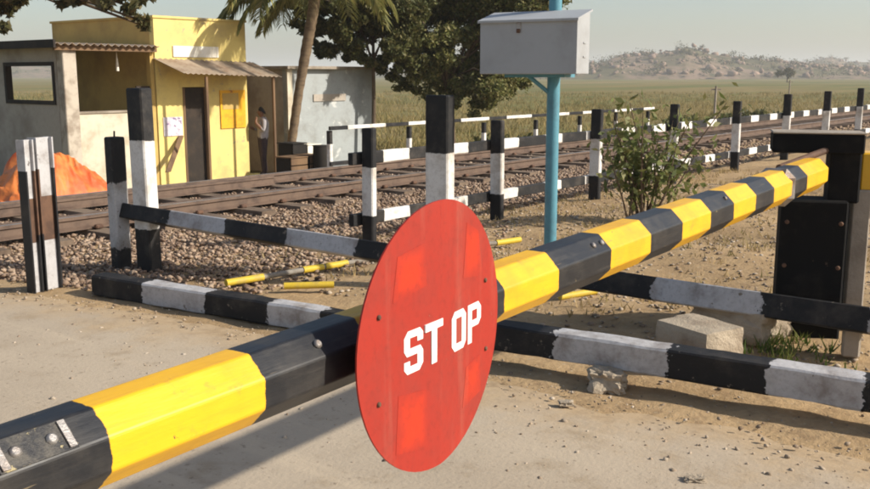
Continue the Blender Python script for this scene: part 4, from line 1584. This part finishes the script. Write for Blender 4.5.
def tree(name, label, base, trunk_top, tr, blobs_px, depth, spread, leaf, n, mat, limbs=True):
    root = thing(name, label, 'tree', base)
    b0 = Vector(base)
    tt = Vector(trunk_top)
    b = MB()
    midp = (b0 + tt) / 2 + Vector((0.08, 0.05, 0))
    b.tube([b0 - b0 - Vector((0, 0, 0.2)), midp - b0, tt - b0], [tr, tr * 0.75, tr * 0.5], 9)
    blobs = []
    for (px, py, rpx) in blobs_px:
        dd_ = depth + random.uniform(-spread, spread)
        c = PD(px, py, dd_)
        blobs.append((c, rpx * dd_ / 958))
        if limbs:
            m = tt.lerp(c, 0.5) + Vector((0, 0, 0.15))
            b.tube([tt.lerp(b0, random.uniform(0, 0.3)) - b0, m - b0, c - b0], [tr * 0.35, tr * 0.2, tr * 0.08], 6)
    b.build('trunk', M_bark, root)
    # each big blob is broken into small uneven clumps so the sky shows between
    sub = []
    for c, r in blobs:
        for _ in range(9):
            d = Vector((random.gauss(0, 1), random.gauss(0, 1), random.gauss(0, 0.8))).normalized() * r * random.uniform(0.25, 1.0)
            sub.append((c + d, r * random.uniform(0.22, 0.60)))
    Pn = crown_pts(sub, n, 0.3) - np.array(b0)
    leaves('crown', Pn, np.full(n, leaf), mat, root)
    return root


bt = PD(452, 128, 27.0)
tree('shade_tree', 'broad dark leafed tree spreading behind the grey box', (bt.x, bt.y, -0.85), PD(448, 70, 27), 0.16,
     [(415, 20, 34), (450, 10, 34), (480, 30, 34), (510, 15, 36), (525, 25, 30), (470, 66, 30), (500, 78, 30), (425, 58, 26), (512, 62, 22), (445, 92, 20),
      (480, 102, 16), (508, 92, 12), (535, -8, 34), (400, -12, 34), (460, -22, 40), (408, 84, 13), (500, -20, 40), (440, 40, 28), (455, 78, 24), (470, 90, 20)], 27, 1.6, 0.085, 120000, M_leafmid)
bt = PD(373, 130, 25.5)
tree('shade_tree', 'slender tree with thin straight trunk between palm and broad tree', (bt.x, bt.y, -0.85), PD(373, 25, 25.5), 0.07,
     [(335, 35, 17), (350, 8, 26), (380, 15, 26), (392, 45, 18), (356, 50, 15), (330, 5, 20), (408, 35, 18), (372, -18, 30), (322, 52, 9), (345, 28, 20), (400, 60, 16), (412, 10, 24), (365, 62, 10), (300, 8, 20), (322, 26, 20), (285, -12, 24), (345, 48, 18), (385, 66, 14), (262, -8, 16), (410, 52, 18)], 25.5, 0.8, 0.085, 80000, M_leafolive)

# coconut-like palm leaning to the right
pb = PD(287, 172, 22.6)
palm = thing('palm_tree', 'leaning palm with drooping feathery fronds beside the whitewashed wall', 'tree', (pb.x, pb.y, GZ))
pbv = Vector(palm.location)
b = MB()
tp_pts = [PD(289, 176, 22.6), PD(292, 140, 22.6), PD(299, 90, 22.6), (PD(307, 45, 22.6)), PD(312, 18, 22.6), PD(317, -18, 22.6)]
rr = [0.14, 0.105, 0.105, 0.125, 0.125, 0.14]
fine_pts, fine_r = [], []
for i in range(len(tp_pts) - 1):
    for s in range(8):
        t = s / 8
        fine_pts.append(tp_pts[i].lerp(tp_pts[i + 1], t) - pbv)
        fine_r.append((rr[i] + (rr[i + 1] - rr[i]) * t) * (1.06 if s % 2 else 0.97))
fine_pts[0].z = -0.15
b.tube(fine_pts, fine_r, 12)
b.build('trunk', M_palmbark, palm)
crown_c = PD(316, -22, 22.6) - pbv
V_, T_i = [], []


def frond(az, el, Lf, droop, seed):
    r = random.Random(seed)
    bmk = MB()
    d = Vector((math.cos(az), math.sin(az), 0))
    pts = []
    n = 22
    p = Vector(crown_c)
    ang = el
    for i in range(n):
        pts.append(p.copy())
        p = p + (d * math.cos(ang) + Vector((0, 0, 1)) * math.sin(ang)) * (Lf / n)
        ang -= droop / n * (0.6 + 0.9 * i / n)
    bmk.tube(pts, [0.035 * (1 - i / n) + 0.006 for i in range(n)], 5)
    sd = d.cross(Vector((0, 0, 1))).normalized()
    for i in range(2, n):
        for s in (-1, 1):
            for q in range(3):
                base = pts[i].lerp(pts[min(i + 1, n - 1)], q / 3)
                ln = Lf * 0.26 * math.sin(math.pi * min(0.97, (i + 2) / (n + 3))) ** 0.7 * r.uniform(0.75, 1.15)
                tip = base + (sd * s * 0.62 + d * 0.35 + Vector((0, 0, -0.75 + r.uniform(-.2, .2)))).normalized() * ln
                mdl = base.lerp(tip, 0.5) + Vector((0, 0, 0.05))
                wv = d * 0.022
                bmk.add([base - wv, base + wv, mdl + wv, mdl - wv, tip], [(0, 1, 2, 3), (3, 2, 4)])
    o = bmk.build('frond', M_palmleaf, palm, fix=False)
    at = o.data.attributes.new('tint', 'FLOAT', 'POINT')
    at.data.foreach_set('value', np.repeat(rng.random(len(o.data.vertices) // 5 + 1), 5)[:len(o.data.vertices)].astype(np.float32))


rt_az = math.atan2(RIGHT.y, RIGHT.x)
for k_, (da, el, Lf, dr_) in enumerate([(180, 0.35, 2.6, 2.0), (195, 0.0, 2.4, 1.5), (165, 0.7, 2.7, 2.4), (150, -0.2, 2.2, 1.1), (210, 0.5, 2.6, 2.1), (235, 0.2, 2.5, 1.8),
                                        (270, 0.3, 2.6, 2.0), (300, 0.2, 2.3, 1.8), (330, 0.3, 2.3, 1.9), (0, 0.3, 2.4, 1.9), (30, 0.2, 2.4, 1.9), (60, 0.6, 2.5, 2.0), (100, 0.4, 2.5, 2.0), (125, 0.2, 2.4, 1.8),
                                        (182, -0.35, 2.0, 1.0), (200, 0.85, 2.8, 2.6), (172, 0.1, 3.0, 1.3)]):
    frond(rt_az + R_(da), el, Lf, dr_, k_ + 3)

# tree outside the frame at the left whose twigs hang into the picture
bt = PD(-170, 200, 15.5)
tree('shade_tree', 'tree whose dark leafy twigs hang into the upper left corner', (bt.x, bt.y, -0.6), PD(-140, -60, 15.5), 0.2,
     [(5, 5, 13), (4, 26, 9), (-20, 10, 26), (-60, -30, 50), (22, -4, 9), (130, 6, 14), (140, 20, 8), (105, 2, 10), (75, -2, 12), (60, 4, 5), (40, -14, 18), (110, -22, 26),
      (-100, -40, 60), (150, -8, 12), (145, 26, 6)], 15.5, 0.5, 0.12, 12000, M_leafdark)

# shrub in front of the trackside fence, leafy and twiggy
sb = G(648, 232, 0.0)
sb = PD(645, 226, 10.2)
shrub = thing('shrub', 'sparse leafy shrub growing against the trackside fence', 'shrub', (sb.x, sb.y, 0.0))
b = MB()
lpts = []
for k_ in range(20):
    px = random.gauss(650, 30)
    py = random.uniform(98, 165)
    e = PD(px, py, 10.2 + random.uniform(-0.45, 0.3)) - Vector((sb.x, sb.y, 0))
    s0 = Vector((random.uniform(-0.25, 0.1), random.uniform(-0.1, 0.1), -0.05))
    m1 = s0.lerp(e, 0.45) + Vector((random.uniform(-.08, .08), random.uniform(-.08, .08), 0.05))
    b.tube([s0, m1, e], [0.016, 0.010, 0.004], 6)
    for q in range(46):
        t = random.uniform(0.40, 1.05)
        c = (m1.lerp(e, (t - 0.45) / 0.55) if t > 0.45 else s0.lerp(m1, t / 0.45))
        lpts.append(c + Vector((random.gauss(0, .10), random.gauss(0, .10), random.gauss(0, .10))))
b.build('twigs', M_bark, shrub)
leaves('foliage', np.array([p_[:] for p_ in lpts]), np.full(len(lpts), 0.075), M_shrubleaf, shrub)

# low green bushes beyond the far fence
for (px, py, dep_, w, lab) in ((520, 124, 26, 0.9, 'low green bush beyond the far fence under the broad tree'), (690, 112, 40, 1.1, 'low green bush at the field edge right of the shrub'),
                               (560, 118, 30, 0.8, 'low green bush behind the blue pole'), (755, 110, 44, 1.2, 'dark green bush in the field behind the trackside fence'),
                               (425, 136, 24, 0.6, 'grey green bush low behind the tall striped post')):
    c = PD(px, py, dep_)
    z0 = float(hz(c.x, c.y))
    bush = thing('bush', lab, 'bush', (c.x, c.y, z0))
    sub = [(Vector((random.gauss(0, w * 0.7), random.gauss(0, w * 0.5), random.uniform(0.1, 0.6) * w)), w * random.uniform(0.2, 0.4)) for _ in range(14)]
    n = 1600
    leaves('foliage', crown_pts(sub, n, 0.3), np.full(n, 0.10 + dep_ * 0.001), M_leafolive, bush)
    b = MB()
    for c_, r_ in sub[:6]:
        b.tube([(0, 0, -0.05), tuple(c_ * 0.5), tuple(c_)], [0.02, 0.014, 0.006], 5)
    b.build('twigs', M_bark, bush)

# ------------------------------------------------------------------ poles out in the field
for px, y0, y1, dep_, lab in ((716, 86, 122, 34, 'thin pale pole standing in the field behind the fence'), (790, 80, 98, 60, 'thin distant pole in the field near the tallest fence post')):
    t = PD(px, y0, dep_)
    z0 = float(hz(t.x, t.y))
    pr_ = thing('field_pole', lab, 'pole', (t.x, t.y, z0))
    MB().tube([(0, 0, -0.3), (0, 0, (t.z - z0) * 0.5), (0.02, 0, t.z - z0)], [0.05, 0.045, 0.04], 8).build('shaft', M_concrete, pr_)
    MB().box((0.02, 0, t.z - z0 - 0.12), (0.34, 0.04, 0.05), rz=AZ - math.pi / 2).build('cross_arm', M_concrete, pr_)

# a few solitary trees far off in the field
for px, top, base_y, dep_, lab in ((788, 67, 77, 330, 'solitary round tree far off before the hills'),
                                   (684, 48, 62, 590, 'trees on the highest point of the rocky hill')):
    t = PD(px, top, dep_)
    z0 = PD(px, base_y, dep_).z if dep_ > 500 else float(hz(t.x, t.y))
    h = t.z - z0
    tr_ = thing('field_tree', lab, 'tree', (t.x, t.y, z0))
    sub = [(Vector((random.gauss(0, h * 0.33), random.gauss(0, h * 0.33), h * random.uniform(0.4, 0.85))), h * random.uniform(0.12, 0.25)) for _ in range(16)]
    n = 1500
    leaves('crown', crown_pts(sub, n, 0.2), np.full(n, h * 0.10), M_leafdark, tr_)
    MB().tube([(0, 0, -0.5), (0.1, 0, h * 0.4), (0, 0.1, h * 0.7)], [h * 0.05, h * 0.035, h * 0.02], 7).build('trunk', M_bark, tr_)

# ------------------------------------------------------------------ person by the lodge
def skin_mesh(name, joints, edges, mats, pick, parent, sub=2):
    me = bpy.data.meshes.new(name)
    me.from_pydata([j[0] for j in joints], edges, [])
    ob = bpy.data.objects.new(name + '_rig', me)
    COL.objects.link(ob)
    md = ob.modifiers.new('skin', 'SKIN')
    md.use_smooth_shade = True
    for i, j in enumerate(joints):
        r = j[1]
        me.skin_vertices[0].data[i].radius = r if isinstance(r, tuple) else (r, r)
    me.skin_vertices[0].data[0].use_root = True
    sb_ = ob.modifiers.new('sub', 'SUBSURF')
    sb_.levels = sub
    dg = bpy.context.evaluated_depsgraph_get()
    dg.update()
    res = bpy.data.meshes.new_from_object(ob.evaluated_get(dg))
    bpy.data.objects.remove(ob)
    for m in mats:
        res.materials.append(m)
    for p_ in res.polygons:
        p_.use_smooth = True
        p_.material_index = pick(p_.center)
    o = bpy.data.objects.new(name, res)
    return link(o, parent)


pp = PV(264, 179, 17.35)
pz = float(hz(pp.x, 17.35)) + 0.02
hpx = (PV(264, 107.5, 17.35).z - pz)
person = thing('person', 'man in pale shirt and dark trousers standing by the lodge, hand raised to his face', 'person', (pp.x, 17.35, pz), R_(-28))
K = hpx / 1.70
# local frame: faces -X, left arm towards -Y
J = [((0, 0, 0.95), (0.15, 0.12)),                       # 0 pelvis
     ((0.01, 0, 1.12), (0.165, 0.15)), ((0.02, 0, 1.30), (0.185, 0.165)), ((0.01, 0, 1.42), (0.13, 0.09)),   # 1 waist 2 chest 3 shoulders
     ((-0.005, 0, 1.49), 0.058), ((-0.03, 0, 1.565), (0.075, 0.085)), ((-0.035, 0, 1.645), (0.072, 0.085)),   # 4 neck 5 face 6 skull
     ((0, -0.10, 0.88), 0.11), ((-0.03, -0.11, 0.50), 0.088), ((0.0, -0.115, 0.10), 0.070), ((-0.14, -0.12, 0.035), 0.036),   # 7-10 near leg
     ((0.0, 0.10, 0.88), 0.11), ((0.02, 0.11, 0.50), 0.088), ((0.07, 0.115, 0.10), 0.070), ((-0.07, 0.12, 0.035), 0.036),       # 11-14 far leg
     ((0.01, -0.20, 1.40), 0.062), ((-0.03, -0.25, 1.14), 0.048), ((-0.20, -0.17, 1.34), 0.036), ((-0.18, -0.12, 1.44), 0.030),   # 15-18 near arm raised to the face
     ((0.01, 0.20, 1.40), 0.062), ((0.03, 0.25, 1.13), 0.048), ((-0.17, 0.15, 1.17), 0.036), ((-0.24, 0.09, 1.21), 0.030)]         # 19-22 far arm hanging
for k_ in range(4):
    J.append(((-0.165 + 0.010 * k_, -0.10 + 0.004 * k_, 1.50 - 0.016 * k_), 0.009))         # fingers of raised hand 23-26
J.append(((-0.145, -0.14, 1.47), 0.010))                   # thumb 27
for k_ in range(4):
    J.append(((-0.295, 0.045 + 0.008 * k_, 1.255 - 0.020 * k_), 0.009))         # 28-31
J.append(((-0.255, 0.055, 1.265), 0.010))                    # 32
E_ = [(0, 1), (1, 2), (2, 3), (3, 4), (4, 5), (5, 6), (0, 7), (7, 8), (8, 9), (9, 10), (0, 11), (11, 12), (12, 13), (13, 14), (3, 15), (15, 16), (16, 17), (17, 18),
      (3, 19), (19, 20), (20, 21), (21, 22)] + [(18, k_) for k_ in range(23, 28)] + [(22, k_) for k_ in range(28, 33)]


def pick(c):
    x, y, z = c / K
    if z < 0.06:
        return 3
    arm_lo = (y < -0.13 and x < -0.08 and z > 1.18) or (x < -0.165 and z > 1.08)
    if arm_lo:
        return 2
    if z < 0.97:
        return 1
    if z > 1.475 or (x < -0.12 and z > 1.38):
        return 2
    return 0


body = skin_mesh('body', [((Vector(p_) * K)[:], tuple(q * K for q in r) if isinstance(r, tuple) else r * K) for p_, r in J], E_, [M_shirt, M_trouser, M_skin, M_dark], pick, person)
hair = MB()
hv, hf = [], []
for i in range(7):
    th = math.pi * 0.5 * i / 6
    for j in range(14):
        ph = 2 * math.pi * j / 14
        hv.append((-0.014 + 0.092 * math.sin(th) * math.cos(ph) + (0.020 * math.sin(th)), 0.083 * math.sin(th) * math.sin(ph), 1.632 + 0.096 * math.cos(th) - 0.075 * math.sin(th) * (1 + math.cos(ph)) * 0.6))
for i in range(6):
    for j in range(14):
        hf.append((i * 14 + j, i * 14 + (j + 1) % 14, (i + 1) * 14 + (j + 1) % 14, (i + 1) * 14 + j))
hair.add([tuple(Vector(p_) * K) for p_ in hv], hf, 0, True)
hair.build('hair', M_hair, person)
# nose and ear, small bumps on the head
fb = MB()
fb.tube([tuple(Vector((-0.105, 0, 1.60)) * K), tuple(Vector((-0.13, 0, 1.575)) * K)], [0.010 * K, 0.015 * K], 6)
fb.tube([tuple(Vector((-0.03, -0.078, 1.605)) * K), tuple(Vector((-0.03, -0.09, 1.575)) * K)], [0.014 * K, 0.012 * K], 6)
fb.build('face_features', M_skin, person)

# ------------------------------------------------------------------ grass, weeds, pebbles
def blades(name, P, h, mat, per=7, kind='stuff', spread=0.05, width=0.006):
    n = len(P)
    Pb = np.repeat(P, per, 0) + np.concatenate([rng.normal(size=(n * per, 2)) * spread, np.zeros((n * per, 1))], 1)
    hh = np.repeat(h, per) * rng.uniform(0.5, 1.2, n * per)
    lean = rng.normal(size=(n * per, 2)) * 0.45
    az = rng.uniform(0, 2 * np.pi, n * per)
    wv = np.stack([np.cos(az), np.sin(az), np.zeros_like(az)], 1) * (width * (1 + np.repeat(h, per) * 2))[:, None]
    tip = Pb + np.concatenate([lean * hh[:, None], hh[:, None]], 1)
    V = np.stack([Pb - wv, Pb + wv, tip], 1).reshape(-1, 3)
    F = np.arange(len(V)).reshape(-1, 3)
    return np_mesh(name, V, F, mat, None, np.repeat(np.repeat(rng.random(n), per), 3), kind=kind)


# dry tufts between road fence and track fence, and along the formation
n = 1100
uu, vv = rng.uniform(5.4, 16, n), rng.uniform(0.5, 6.6, n)
blades('dry_grass', np.stack([uu, vv, hz(uu, vv)], 1), rng.uniform(0.02, 0.10, n), M_straw, 7)
# field grass beyond the railway
n = 9000
dd_ = 20 + 130 * rng.random(n) ** 1.6
an = AZ + rng.uniform(-0.52, 0.52, n)
uu, vv = dd_ * np.cos(an), dd_ * np.sin(an)
k_ = (vv > 16.3) & ~((uu > uc - 4) & (uu < u3 + 0.6) & (vv < vb + 1))
uu, vv, dd_ = uu[k_], vv[k_], dd_[k_]
blades('field_grass', np.stack([uu, vv, hz(uu, vv)], 1), rng.uniform(0.15, 0.5, len(uu)), M_grass, 9, spread=0.35, width=0.014)
# green weeds behind the bottom beam
wp = G(755, 352, 0.05)
c_ = np.array([wp.x, wp.y]) + rng.normal(size=(60, 2)) * np.array([0.18, 0.22])
blades('weeds', np.stack([c_[:, 0] + 0.18, c_[:, 1], np.full(60, 0.04)], 1), rng.uniform(0.04, 0.11, 60), M_weed, 6, spread=0.03, width=0.006)
# pebbles along the dusty road edge
n = 2600
vv = rng.uniform(-1.5, 9, n)
uu = edge_u(vv) - 0.1 + rng.normal(size=n) * 0.42 - rng.exponential(0.25, n)
k_ = (uu < edge_u(vv) + 1.0)
uu, vv = uu[k_], vv[k_]
zz = np.where(uu < edge_u(vv) - 0.2, 0.026, 0.004) + hz(uu, vv)
stones('pebbles', np.stack([uu, vv, zz], 1), rng.uniform(0.002, 0.008, len(uu)) * rng.choice([1, 1, 1, 1.9], len(uu)), M_pebble, flat=0.7)
n = 7000
uu, vv = rng.uniform(5.0, 14, n), rng.uniform(0.5, 6.8, n)
stones('earth_clods', np.stack([uu, vv, hz(uu, vv) + 0.004], 1), rng.uniform(0.005, 0.022, n), M_pebble, flat=0.6)
for px, py, sz, lab in ((695, 480, 0.055, 'flat pale stone chip on the road at the bottom right'), (566, 404, 0.05, 'small pale stone chip on the road below the white beam stretch')):
    q = G(px, py, 0.03)
    rock('stone_chip', (q.x, q.y, 0.024), (sz, sz * 1.3, sz * 0.4), M_stone, lab, 'stone', 0.7, px, 0.4)

# ------------------------------------------------------------------ haze
bpy.context.view_layer.update()
hzk = bpy.data.materials.new('thin_dust_haze')
hzk.use_nodes = True
t_ = hzk.node_tree
t_.nodes.clear()
ho = t_.nodes.new('ShaderNodeOutputMaterial')
pv_ = t_.nodes.new('ShaderNodeVolumePrincipled')
pv_.inputs['Color'].default_value = (0.86, 0.88, 0.90, 1)
pv_.inputs['Density'].default_value = 0.0005
pv_.inputs['Anisotropy'].default_value = 0.1
t_.links.new(pv_.outputs[0], ho.inputs['Volume'])
b = MB()
b.box((1300, 1300, 24), (6400, 6400, 54))
hb_ = b.build('haze', hzk)
hb_['kind'] = 'stuff'
